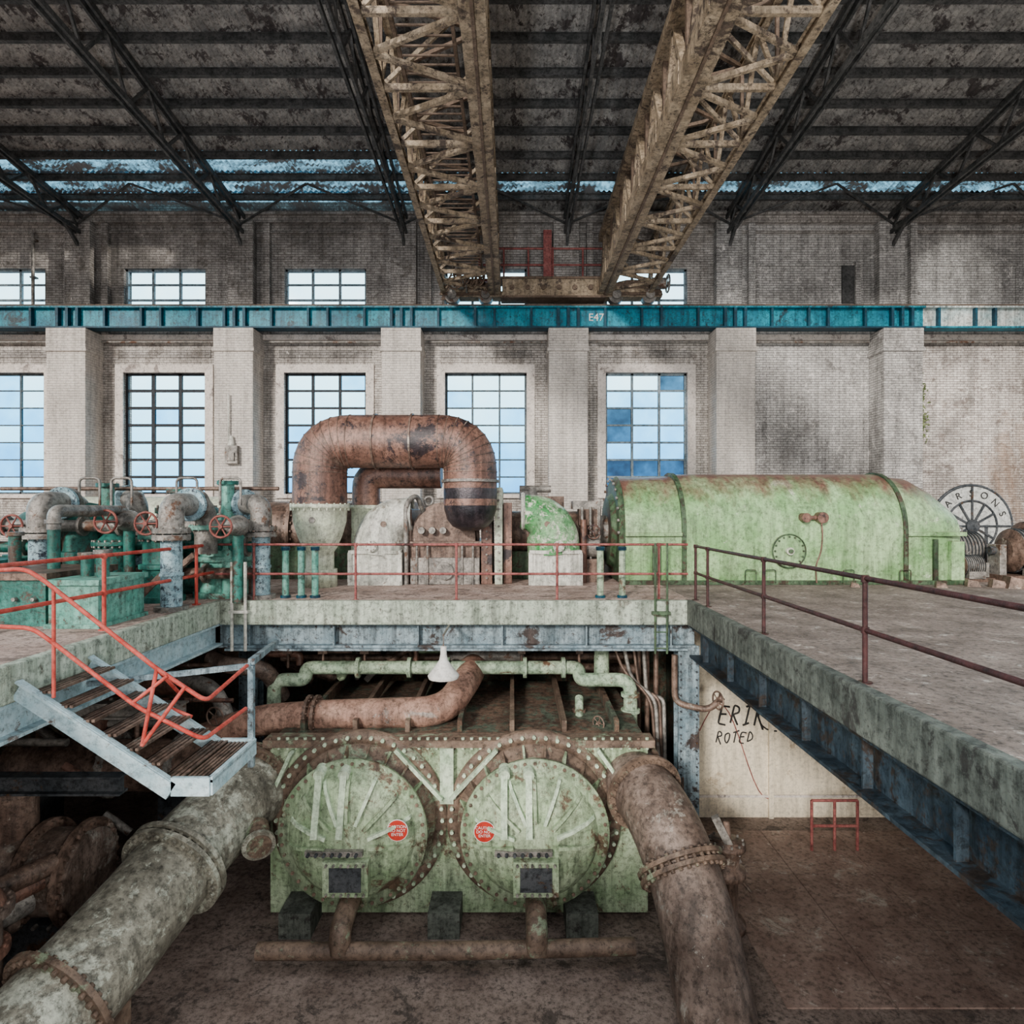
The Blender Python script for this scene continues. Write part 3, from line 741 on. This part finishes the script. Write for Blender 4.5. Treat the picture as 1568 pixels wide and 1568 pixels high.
def motor(x,y,s,name='exciter_motor'):
    m=B(name,[greyrM,darkrustM,steelDM])
    m.box((x-.9*s,y-.5*s,0),(x+.9*s,y+.5*s,.18*s),1)
    zc=.75*s
    m.cyl(V3(x-.45*s,y,zc),V3(x+.45*s,y,zc),.5*s,None,0,28)
    for sx in (-1,1):
        m.cyl(V3(x+sx*.45*s,y,zc),V3(x+sx*.6*s,y,zc),.52*s,.3*s,1,28); m.cyl(V3(x+sx*.6*s,y,zc),V3(x+sx*.95*s,y,zc),.1*s,None,2,14)
        m.box((x+sx*.75*s-.08*s,y-.2*s,.1),(x+sx*.75*s+.08*s,y+.2*s,zc+.15*s),0)
        m.box((x-.4*s,y+sx*.4*s-.08,.15*s),(x+.4*s,y+sx*.4*s+.08,.5*s),0)
    for k in range(9): m.cyl(V3(x-.4*s+k*.1*s,y,zc),V3(x-.38*s+k*.1*s,y,zc),.54*s,None,2,28)
    m.torus(V3(x,y,zc+.58*s),Y,.08*s,.025*s,0,14,6)
    m.done(.01)
motor(12.1,17.3,.9); motor(12.5,15.5,1.0); motor(11.15,15.6,.5,'oil_pump'); motor(14.6,17.7,1.1)
for i,(u,v,dd,s_) in enumerate([(1520,905,14.4,.12),(1335,918,14.3,.08),(1560,912,14.2,.14),(1590,905,14.0,.2),(1470,912,14.2,.1)]):
    p=W(u,v,dd); r=B('scrap_metal_piece',[darkrustM]); r.prism([V3(p.x-s_,p.y,0),V3(p.x+s_,p.y-.1,0),V3(p.x+s_*.8,p.y-.05,s_),V3(p.x-s_*.5,p.y+.05,s_*1.3)],V3(.05,s_*1.5,0)); r.done()

for x in (-4.44,-4.13,-3.86,1.73,2.16):
    p=B('vent_post',[ltgreenM if x>0 else tealLM,tealDM]); p.cyl(V3(x,12.55,0),V3(x,12.55,.93),.065,None,0,16); p.cyl(V3(x,12.55,.93),V3(x,12.55,1.0),.085,None,1,16); p.cyl(V3(x,12.55,0),V3(x,12.55,.05),.1,None,1,16); p.done()
l=B('access_ladder',[genDM])
for xx in (2.66,2.88): l.cyl(V3(xx,11.88,-.95),V3(xx,11.88,1.1),.022,None,0,10)
for k in range(4): l.cyl(V3(2.66,11.88,-.85+k*.3),V3(2.88,11.88,-.85+k*.3),.012,None,0,8)
for z in (-.2,): l.box((2.6,11.86,z-.03),(2.94,11.95,z+.03),0)
l.done()
l=B('conduit_pair',[whiteM])
for xx in (-5.2,-4.95): l.cyl(V3(xx,11.88,-.9),V3(xx,11.88,.75),.03,None,0,10)
l.box((-5.25,11.85,-.2),(-4.9,11.95,-.15)); l.done()

# ---------------------------------------------------------------- left pump station
ps=B('valve_manifold',[tealM,tealLM,bluepM,greyrM,wheelM,darkrustM])
def riser(u,d,top,base,toU,toD):
    p0=W(u,base,d); p0.z=0
    pT=W(u,top,d); pE=W(toU,top+6,toD)
    x=p0.x
    ps.cyl(V3(x,d,0),V3(x,d,1.25),.17,None,2,24)
    ps.cyl(V3(x,d,0),V3(x,d,.08),.27,None,3,24)
    for z in (.62,): ps.flange(V3(x,d,z),Z,.19,.05,2)
    ps.flange(V3(x,d,1.25),Z,.3,.09,3,12); ps.flange(V3(x,d,1.36),Z,.3,.08,3,12)
    path=[V3(x,d,1.4),V3(x,d,pT.z),V3(pE.x,toD,pT.z),V3(pE.x,toD,.9)]
    ps.sweep(fillet(path,.38,8),.2,3,24)
    m=path[1].lerp(path[2],.5); dr=(path[2]-path[1]).normalized()
    ps.flange(m,dr,.3,.08,2,12); ps.flange(m+dr*.12,dr,.3,.08,3,12)
    ps.flange(V3(pE.x,toD,pT.z-.42),Z,.3,.08,1,12)
riser(62,11.4,785,950,128,12.6)
riser(268,10.9,788,955,322,12.0)
riser(408,12.45,788,935,358,12.9)
riser(215,13.2,780,900,190,13.6)
def vessel(x,y,r,h,m):
    ps.rev(V3(x,y,0),Z,[(.0,0),(r*1.15,0),(r*1.15,.1),(r,.12),(r,h*.45),(r*1.2,h*.46),(r*1.2,h*.52),(r,h*.53),(r,h*.86),(r*1.22,h*.87),(r*1.22,h*.93),(r*.9,h*.95),(r*.5,h*1.05),(0,h*1.07)],m,32)
    ps.bolts(V3(x,y,h*.9),Z,r*1.12,18,.025,h*.12,3)
vessel(-8.35,12.6,.42,1.75,0); vessel(-5.8,12.9,.5,1.55,1); vessel(-6.9,13.6,.5,1.9,0); vessel(-9.6,13.0,.5,1.6,0); vessel(-7.6,12.2,.3,1.2,0)
vessel(-10.6,12.4,.45,1.5,0); vessel(-6.6,12.1,.34,1.35,0)
for (x,y,h) in ((-7.9,12.5,2.2),(-5.55,12.5,2.25),(-6.75,12.9,2.1)):
    ps.cyl(V3(x,y,0),V3(x,y,h),.12,None,1,16); ps.flange(V3(x,y,h),Z,.2,.07,0,8); ps.flange(V3(x,y,h*.6),Z,.2,.07,0,8)
for z,y,m in ((1.42,12.0,3),(1.0,12.5,0),(.5,12.3,5)):
    ps.cyl(V3(-10.5,y,z),V3(-4.9,y,z),.11,None,m,16)
    for k in range(8): ps.flange(V3(-10.2+k*.72,y,z),X,.19,.06,3)
for u,v,R_,dd in ((165,815,.2,11.3),(228,818,.2,11.4),(345,823,.19,11.2),(18,822,.2,11.6)):
    p=W(u,v,dd); ps.wheel(p,Y,R_,4,6); ps.cyl(p,p+Y*.9,.035,None,3,8)
    ps.rev(p+Y*.35,Y,[(0,0),(.1,0),(.16,.15),(.2,.3),(.2,.4),(0,.4)],3,16); 
    ps.cyl(V3(p.x,p.y+.7,0),V3(p.x,p.y+.7,p.z),.1,None,0,14)
for u in (140,292,360,190):
    a=W(u-16,765,12.2); b=W(u+16,765,12.2)
    ps.pipe([a-Z*.3,a+Z*.22,b+Z*.22,b-Z*.3],.025,.1,3,8)
ps.box((-6.7,9.25,0),(-5.98,10.4,.66),1); ps.box((-6.74,9.2,.62),(-5.94,10.45,.7),1); ps.box((-6.74,9.2,0),(-5.94,10.45,.06),1)
ps.box((-8.6,9.4,0),(-6.85,11.0,.72),0); ps.box((-8.65,9.35,.68),(-6.8,11.05,.78),5)
ps.box((-11,10.2,0),(-8.8,12.0,.85),0)
for k in range(6): ps.cyl(V3(-8.4+k*.28,9.4,.4),V3(-8.4+k*.28,9.33,.4),.03,None,3,6)
for xx,yy,hh in ((-6.5,9.8,1.0),(-6.2,9.7,1.05),(-7.3,10.2,1.5),(-8.0,10.3,1.3)):
    ps.cyl(V3(xx,yy,.6),V3(xx,yy,hh),.09,None,0,14); ps.cyl(V3(xx,yy,hh),V3(xx,yy,hh+.06),.13,None,3,14)
ps.pipe([V3(-7.3,10.2,1.4),V3(-7.3,10.2,1.7),V3(-7.3,12,1.7)],.1,.2,3); 
for xx,hh in ((-5.35,.5),(-5.1,.45),(-5.6,.4)): ps.pipe([V3(xx,12.6,0),V3(xx,12.6,hh),V3(xx+.05,13.2,hh)],.08,.15,5)
ps.cyl(V3(-10.3,12.9,2.15),V3(-4.7,12.9,2.15),.04,None,5,8)
ps.beam(V3(-6.7,11.2,0),V3(-5.9,11.4,.9),.12,.1,5); ps.beam(V3(-6.6,11.9,.3),V3(-5.8,11.7,.9),.08,.1,5)
ps.done(.008)
bg=B('heater_drum',[creamM,darkrustM]); bg.cyl(V3(-12.3,17.5,1.25),V3(-7.6,17.5,1.25),.85,None,0,32)
for xx in (-12.3,-10.6,-8.9,-7.6): bg.flange(V3(xx,17.5,1.25),X,.95,.08,1,20,32)
bg.box((-11.5,16.8,0),(-11,18.1,.9),1); bg.box((-8.6,16.8,0),(-8.1,18.1,.9),1); bg.done()
eb=B('electrical_box',[greyrM,whiteM]); p=W(363,712,22.98); 
eb.box((p.x-.2,22.8,p.z-.3),(p.x+.25,23.0,p.z+.35)); eb.box((p.x-.12,22.76,p.z-.2),(p.x+.16,22.8,p.z+.1),0); eb.cyl(V3(p.x-.1,22.9,p.z+.35),V3(p.x-.1,22.9,p.z+2.2),.03,None,1,8)
eb.cyl(V3(p.x,22.9,p.z+.35),V3(p.x,22.9,p.z+.7),.12,.06,1,12); eb.done(.01)

# ---------------------------------------------------------------- condenser in pit
cn=B('condenser_shell',[condM,condBM,condLM,pitM])
yF=10.6
cn.box((-4.0,yF,-4.95),(2.25,14.3,-2.15),0)
cn.box((-4.1,yF-.08,-2.2),(2.35,yF+.3,-2.08),1)
cn.box((-3.98,yF+.3,-2.15),(2.23,14.3,-2.1),3)
for k in range(44): cn.cyl(V3(-4.0+k*.145,yF-.02,-2.05),V3(-4.0+k*.145,yF-.02,-2.24),.03,None,2 if k%7 else 1,6)
cn.box((-4.2,yF+1.0,-5),(2.5,14.4,-4.2),1)
for k in range(7):
    x=-3.6+k*.9; cn.beam(V3(x,yF+.4,-2.0),V3(x,14.2,-1.9),.08,.2,1 if k%3 else 3)
CA=V3(-2.5,yF-.02,-3.37); CB=V3(.36,yF-.02,-3.37)
for c in (CA,CB):
    cn.rev(c,-Y,[(1.43,-.1),(1.43,.08),(1.22,.08),(1.22,-.1)],1,56); cn.bolts(c-Y*.09,Y,1.36,44,.033,.08,2)
for (a,b) in (((-1.07,-2.2),(-1.07,-3.1)),((-1.9,-2.2),(-1.15,-3.0)),((-.25,-2.2),(-1.0,-3.0)),((-3.6,-2.25),(-3.9,-2.9)),((1.4,-2.2),(1.9,-2.9))):
    cn.beam(V3(a[0],yF-.1,a[1]),V3(b[0],yF-.1,b[1]),.22,.06,2)
cn.done()
def cover(c,name='condenser_cover'):
    b=B(name,[condM,condBM,condLM,greyrM,steelDM])
    o=c-Y*.1
    b.rev(o,-Y,[(1.26,-.04),(1.24,.06),(1.12,.1),(1.06,.4)],1,56)
    b.rev(o,-Y,[(1.06,.38),(1.17,.38),(1.17,.46),(1.0,.46),(.98,.5),(.86,.62),(.62,.72),(.3,.77),(0,.78)],0,56)
    b.bolts(o-Y*.42,Y,1.11,44,.03,.12,1)
    for k in range(22):
        a=math.pi*2*k/22; ca,sa=math.cos(a),math.sin(a)
        pts=[o+V3(ca*r,-h,sa*r) for r,h in ((1.26,.05),(1.12,.38),(1.04,.38),(1.1,.05))]
        side=V3(-sa,0,ca)*.035
        b.prism([p-side*.5 for p in pts],side,1 if k%2 else 0)
    for k in range(9):
        a=math.radians(-5+k*24); ca,sa=math.cos(a),math.sin(a)
        pr=[(.99,.46),(.97,.56),(.85,.68),(.62,.79),(.34,.85),(.34,.75),(.62,.7),(.86,.6)]
        pts=[o+V3(ca*r,-h,sa*r) for r,h in pr]
        side=V3(-sa,0,ca)*.05
        b.prism([p-side*.5 for p in pts],side,2 if k%2 else 0)
    for s in (-.48,-.1):
        b.beam(o+V3(s,-.84,.12),o+V3(s,-.56,.98),.1,.12,2); b.cyl(o+V3(s,-.62,.98),o+V3(s,-.4,1.02),.09,None,2,12)
    b.box((o.x-.34,o.y-.9,o.z-.72),(o.x+.34,o.y-.6,o.z-.2),0); b.box((o.x-.24,o.y-.92,o.z-.64),(o.x+.24,o.y-.88,o.z-.28),4)
    for k in range(6):
        for zz in (-.68,-.24): b.cyl(V3(o.x-.28+k*.112,o.y-.88,o.z+zz),V3(o.x-.28+k*.112,o.y-.95,o.z+zz),.022,None,3,6)
    b.box((o.x-.62,o.y-.86,o.z-.14),(o.x+.25,o.y-.74,o.z-.06),3)
    for k in range(7): b.cyl(V3(o.x-.56+k*.12,o.y-.8,o.z-.1),V3(o.x-.56+k*.12,o.y-.92,o.z-.1),.028,None,4,6)
    return b.done()
cover(CA); cover(CB)
def sign(c):
    s=B('warning_sign',[signM,signWM])
    s.cyl(c,c-Y*.02,.155,None,0,28); s.cyl(c,c-Y*.015,.165,None,1,28)
    o=s.done()
    for k,t in enumerate(('CAUTION','DO NOT','ENTER')):
        text('sign_line_%d'%k,t,(c.x,c.y-.024,c.z+.06-.06*k),.062,signWM,o,.001)
sign(V3(-1.75,9.78,-3.18)); sign(V3(-.42,9.78,-3.2))

bp=B('cooling_water_pipe',[bigpipeM,condBM,whiteM])
pts=[V3(-3.5,12.2,-3.0),V3(-4.25,11.0,-2.9),V3(-4.65,9.6,-3.15),V3(-5.0,7.9,-3.75),V3(-5.6,5.9,-4.4)]
bp.sweep(fillet(pts,.9,6),.6,0,40)
for i,t in ((1,.1),(1,.17),(2,.3),(2,.37),(3,.3)):
    p=pts[i].lerp(pts[i+1],t); dd=(pts[i+1]-pts[i]).normalized(); bp.flange(p,dd,.75,.07,1 if i!=2 else 0,32,40)
bp.cyl(V3(-3.95,9.9,-3.2),V3(-3.75,9.5,-3.3),.18,None,1,16); bp.flange(V3(-3.78,9.55,-3.29),(V3(.2,-.4,-.1)).normalized(),.24,.05,0,10)
bp.box((-5.3,7.4,-5),(-4.7,7.9,-4.2),1)
bp.done()
bp=B('cooling_water_pipe',[brownpipeM,condBM,whiteM])
pts=[V3(1.7,12.0,-2.9),V3(2.0,10.8,-2.75),V3(2.3,9.7,-2.95),V3(2.55,8.9,-3.8),V3(2.7,8.4,-5.0)]
bp.sweep(fillet(pts,.9,6),.52,0,40)
for i,t in ((0,.8),(0,.9),(1,.45),(2,.55),(2,.65)):
    p=pts[i].lerp(pts[i+1],t); dd=(pts[i+1]-pts[i]).normalized(); bp.flange(p,dd,.64,.06,1,30,40)
bp.done()
vv=B('sluice_valve',[darkrustM,greyrM])
vv.rev(V3(3.45,10.3,-5),Z,[(0,0),(.3,0),(.3,.1),(.18,.2),(.18,.8),(.3,.85),(.3,.95),(.2,1.0),(.24,1.25),(.3,1.3),(.3,1.38),(.08,1.4),(.05,1.7),(0,1.7)],0,24)
vv.bolts(V3(3.45,10.3,-3.66),Z,.26,12,.02,.16,1); vv.beam(V3(3.25,10.25,-3.2),V3(3.6,10.2,-3.9),.12,.12,1)
vv.done()

mp=B('rusty_drain_pipe',[rustPM,darkrustM])
pp=[W(300,1160,12.0),W(400,1125,11.6),W(500,1118,11.4),W(695,1112,11.4),W(738,1050,12.6),W(745,1015,14.5)]
mp.sweep(fillet(pp,.5,8),.27,0,32)
for u in (483,495): 
    p=W(u,1118,11.4); mp.cyl(p-X*.025,p+X*.025,.36,None,1,32); mp.bolts(p,X,.32,16,.02,.1,1)
mp.cyl(W(495,1140,11.4),W(495,1166,11.4),.06,None,1,10)
mp.done()
gp=B('green_service_pipes',[ltgreenM,darkrustM,condM])
gp.pipe([W(428,1110,12.4),W(428,1062,12.4),W(478,1062,12.4),W(478,1043,12.6),W(620,1043,12.6),W(905,1043,12.6),W(905,1062,12.4),W(985,1062,12.2),W(985,1140,12.2)],.13,.25,0,20)
for u in (560,640,700,820,880): p=W(u,1043,12.6); gp.flange(p,X,.2,.07,0)
for v in (1085,1110): gp.flange(W(985,v,12.2),Z,.18,.06,0)
gp.pipe([W(940,1005,12.8),W(940,1062,12.6)],.15,.1,0,16)
gp.cyl(W(700,1128,12.6),W(965,1126,12.6),.1,None,0,16); gp.cyl(W(690,1143,12.0),W(960,1143,12.0),.07,None,2,14)
gp.cyl(W(440,1028,13.4),W(1000,1025,13.4),.07,None,1,12)
gp.pipe([W(905,1090,12.3),W(905,1145,11.6),W(940,1150,11.4)],.08,.15,0,14)
for u in (905,): gp.flange(W(u,1110,12.1),Z,.13,.05,1,8); gp.wheel(W(935,1130,11.3),(Y+X).normalized(),.12,1)
for u in (450,505,570,815,905):
    gp.cyl(W(u,1012,12.7),W(u,1043,12.7),.03,None,1,8); gp.box(W(u-6,1010,12.7),W(u+6,1022,12.6),1)
gp.done()
sm=B('small_bore_pipework',[darkrustM,greyrM,condM,rustM])
random.seed(11)
for k in range(34):
    x=random.uniform(-5,2.9); y=random.uniform(13,15.6); z=random.uniform(-1.95,-1.1)
    pts=[V3(x,y,z)]
    for q in range(3):
        a=random.choice([X*random.uniform(-1.8,1.8),Z*random.uniform(-.8,.7),Y*random.uniform(-.5,.5),X*random.uniform(-1.5,1.5)+Z*random.uniform(-.6,.6)])
        p=pts[-1]+a; p.z=min(max(p.z,-1.95),-1.0); p.y=min(max(p.y,12.9),15.6); p.x=min(max(p.x,-5.3),3.1)
        if (p-pts[-1]).length>.2: pts.append(p)
    if len(pts)>1: sm.pipe(pts,random.choice([.03,.05,.08,.12]),.15,random.choice([0,1,2,3]),10)
sm.beam(V3(-2.2,14.2,-.9),V3(-3.2,14.0,-2.0),.12,.12,1); sm.beam(V3(-.6,14.2,-.9),V3(-1.6,14.0,-2.0),.1,.1,2)
for k in range(4):
    sm.sweep(fillet([V3(2.0+.2*k,12.7,-.9),V3(2.2+.15*k,12.6,-1.5-.15*k),V3(2.7+.08*k,12.4,-1.9),V3(2.75+.06*k,12.2,-3.2-.2*k)],.4),.03+.01*(k%2),1 if k%2 else 0,8)
for xx in (2.55,2.72,2.9): sm.cyl(V3(xx,12.9,-.9),V3(xx,12.9,-4.5),.05,None,0,10)
sm.pipe([V3(3.05,12.0,-1.0),V3(3.05,12.0,-1.9),V3(3.6,11.7,-1.95),V3(3.85,11.7,-1.7)],.06,.2,0,12)
sm.wheel(V3(3.75,11.65,-1.75),(X+Y*.3).normalized(),.16,0)
sm.sweep(fillet([V3(3.2,12.0,-3.3),V3(3.1,11.6,-3.8),V3(3.6,11.4,-4.3),V3(4.2,11.2,-5)],.4),.025,0,8)
sm.done()
hl=B('pendant_lamp',[lampM,greyrM])
p=W(693,1055,11.0)
hl.rev(p,Z,[(.255,-.05),(.27,0),(.255,.02),(.16,.14),(.075,.26),(.055,.36),(.05,.5),(.0,.5)],0,32); hl.cyl(p-Z*.03,p+Z*.1,.08,.05,0,16)
hl.cyl(p+Z*.5,V3(p.x,p.y,-.42),.012,None,1,8); hl.cyl(V3(p.x,11,-.44),V3(p.x,12.1,-.44),.02,None,1,8)
hl.done()

# ---------------------------------------------------------------- pit left side machinery
lp=B('feed_pump_set',[darkrustM,rustM,greyrM,steelDM,brownpipeM])
lp.cyl(V3(-9.5,9.6,-3.7),V3(-6.3,9.6,-3.7),.6,None,4,32)
for xx in (-9,-8,-7.9,-7.0,-6.4): lp.flange(V3(xx,9.6,-3.7),X,.74,.08,0,26,32)
lp.box((-9.5,9.1,-5),(-6.3,10.1,-4.2),3)
lp.cyl(V3(-7.45,9.6,-3.2),V3(-7.45,9.6,-2.4),.3,None,0,24); lp.flange(V3(-7.45,9.6,-2.45),Z,.42,.08,0,16)
lp.cyl(V3(-9,11.6,-2.9),V3(-5.4,11.6,-2.9),.45,None,0,28); lp.flange(V3(-6.0,11.6,-2.9),X,.56,.08,2,20); lp.flange(V3(-7.2,11.6,-2.9),X,.56,.08,2,20)
lp.box((-8.8,11.2,-5),(-8.4,12.0,-3.2),3); lp.box((-6.2,11.2,-5),(-5.8,12.0,-3.2),3)
lp.pipe([V3(-5.9,12.6,-1.2),V3(-5.4,12.2,-1.25),V3(-4.7,12.2,-1.3),V3(-4.6,12.8,-2.0)],.16,.3,4,20)
lp.pipe([V3(-6.6,12.4,-1.5),V3(-5.6,12.0,-1.6),V3(-5.3,12.0,-2.2),V3(-5.4,11.8,-2.8)],.14,.3,2,20)
lp.pipe([V3(-7.8,12,-3),V3(-7.8,12,-1.6),V3(-6.4,12.2,-1.6)],.2,.35,1,20)
lp.wheel(V3(-5.2,11.2,-1.9),(Y+X*.2).normalized(),.16,0)
lp.ibeam(V3(-12,8.9,-2.1),V3(-5.4,8.9,-2.1),.2,.26,.03,3); lp.ibeam(V3(-12,10.6,-1.6),V3(-5.4,10.6,-1.6),.2,.26,.03,2)
for k in range(14): lp.cyl(V3(-9.4+k*.22,9.02,-4.2),V3(-9.4+k*.22,9.1,-4.2),.03,None,2,6)
random.seed(3)
for k in range(22):
    x=random.uniform(-9.5,-6); y=random.uniform(10.8,13.5); z=random.uniform(-3.6,-1.2)
    a=random.choice([X,Z,X*.7-Z*.5]); L=random.uniform(.6,1.8)
    q=V3(x,y,z)+a*L; q.z=min(q.z,-1.0)
    lp.pipe([V3(x,y,z),V3(x,y,z).lerp(q,.5)+Z*.01,q],random.choice([.04,.07,.1]),.1,random.choice([0,1,2,4]),10)
lp.done()
lq=B('pit_floor_pipework',[darkrustM,brownpipeM,greyrM,rustM])
for k in range(5):
    lq.pipe([V3(-12,6.6+.4*k,-4.6+.2*k),V3(-7.6+.12*k,6.6+.4*k,-4.6+.2*k),V3(-7.4+.12*k,6.6+.4*k,-4.1+.2*k),V3(-6.9+.1*k,8.6+.12*k,-4.1+.2*k)],.11+.03*(k%3),.3,k%4,14)
lq.cyl(V3(-6.5,7.6,-5),V3(-6.5,7.6,-3.1),.36,None,1,28); lq.flange(V3(-6.5,7.6,-3.1),Z,.48,.1,1,20,28); lq.flange(V3(-6.5,7.6,-3.6),Z,.44,.08,3,20,28)
lq.rev(V3(-6.5,7.6,-3.05),Z,[(.4,0),(.3,.2),(.1,.28),(0,.3)],3,28)
lq.done()
ct=B('condenser_foundation',[curbDM,condBM])
for xx in (-3.4,-1.07,1.1): ct.box((xx-.25,10.0,-5),(xx+.25,11.4,-4.6),0)
ct.pipe([V3(-3.7,9.3,-4.7),V3(-1,9.3,-4.7),V3(1.8,9.4,-4.7)],.12,.2,1,14)
for xx in (-2.5,.36): ct.pipe([V3(xx,9.9,-4.3),V3(xx,9.3,-4.4),V3(xx,9.3,-4.7)],.16,.2,1,16)
ct.done()

# ---------------------------------------------------------------- lights
w=bpy.data.worlds.new('World'); bpy.context.scene.world=w; w.use_nodes=True
nt=w.node_tree; nt.nodes.clear()
o=nt.nodes.new('ShaderNodeOutputWorld'); bgd=nt.nodes.new('ShaderNodeBackground')
tcn=nt.nodes.new('ShaderNodeTexCoord'); sx=nt.nodes.new('ShaderNodeSeparateXYZ'); nt.links.new(tcn.outputs['Generated'],sx.inputs[0])
north=ramp(nt,sx.outputs[2],[(.0,(.1,.12,.14)),(.02,(.12,.48,.8)),(.1,(.26,.68,.95)),(.2,(.55,.88,1.0)),(.5,(.72,.93,1.0))])
south=ramp(nt,sx.outputs[2],[(.0,(.12,.1,.09)),(.02,(.8,.76,.73)),(.6,(.85,.84,.84))])
mr=nt.nodes.new('ShaderNodeMapRange'); mr.inputs[1].default_value=-.2; mr.inputs[2].default_value=.35
nt.links.new(sx.outputs[1],mr.inputs[0])
col=mix(nt,mr.outputs[0],south,north)
ms=nt.nodes.new('ShaderNodeMapRange'); ms.inputs[1].default_value=-.2; ms.inputs[2].default_value=.5; ms.inputs[3].default_value=1.65; ms.inputs[4].default_value=4.8
nt.links.new(sx.outputs[1],ms.inputs[0]); nt.links.new(ms.outputs[0],bgd.inputs[1])
nt.links.new(col,bgd.inputs[0]); nt.links.new(bgd.outputs[0],o.inputs[0])
def light(name,typ,loc,target,energy,color,size=None):
    l=bpy.data.lights.new(name,typ); l.energy=energy; l.color=color
    if typ=='SUN': l.angle=math.radians(size)
    if typ=='SPOT': l.spot_size=math.radians(size[0]); l.spot_blend=size[1]; l.shadow_soft_size=size[2]
    ob=bpy.data.objects.new(name,l); bpy.context.collection.objects.link(ob); ob.location=loc
    ob.rotation_euler=(Vector(target)-Vector(loc)).to_track_quat('-Z','Y').to_euler(); return ob
light('sun','SUN',(-8,-20,7.4),(0,0,0),4.0,(1,.92,.83),7)
light('added_spot','SPOT',(10,6,7),(16.8,24,5.2),9000,(1,.95,.87),(15,.8,.2))  # added spot standing in for the lower sun patch on the right wall
light('added_spot','SPOT',(10,6,7),(16.6,24,10.3),9000,(1,.95,.87),(11,.9,.2))  # added spot for the upper sun patch on the right wall
light('added_spot','SPOT',(-8.5,22.3,11.9),(-14.5,24,10.95),1500,(1,.92,.82),(15,.6,.05))  # added grazing spot, imitates a sunlit streak on the upper left wall
light('added_spot','SPOT',(-13.5,22.3,11.6),(-18.5,24,10.9),900,(1,.92,.82),(14,.6,.05))  # second added streak spot, further left
light('added_spot','SPOT',(8,0,6),(14.5,15.2,0),5000,(1,.92,.82),(26,.7,.3))  # added spot that makes the warm patch of light on the right deck
light('added_spot','SPOT',(-2,1,2.5),(-3,23,12.6),3800,(.95,.97,1),(75,.9,.4))  # added uplight to brighten roof and upper wall, no fixture there
light('added_spot','SPOT',(3,1,2.5),(11,23,12.4),5000,(1,.98,.95),(70,.9,.4))  # added uplight for the right half of roof and wall
light('added_spot','SPOT',(-1,1.5,-.6),(-8,11,-3.6),800,(1,.94,.87),(60,.8,.3))  # added fill, out of view, lifts the left side of the pit
light('added_spot','SPOT',(1,2,-.8),(5.5,14,-3.0),1300,(1,.95,.87),(45,.8,.3))  # added fill, out of view, brightens the lower plaster wall
light('added_spot','SPOT',(-1,2,-.8),(-1,14,-1.9),600,(1,.95,.87),(60,.8,.3))  # added fill, out of view, for the pipework under the far deck

cam=bpy.data.cameras.new('camera'); co=bpy.data.objects.new('camera',cam); bpy.context.collection.objects.link(co)
co.location=(0,0,CAMZ); co.rotation_euler=(math.pi/2,0,0); cam.sensor_width=36; cam.lens=22.5; cam.clip_end=200
bpy.context.scene.camera=co
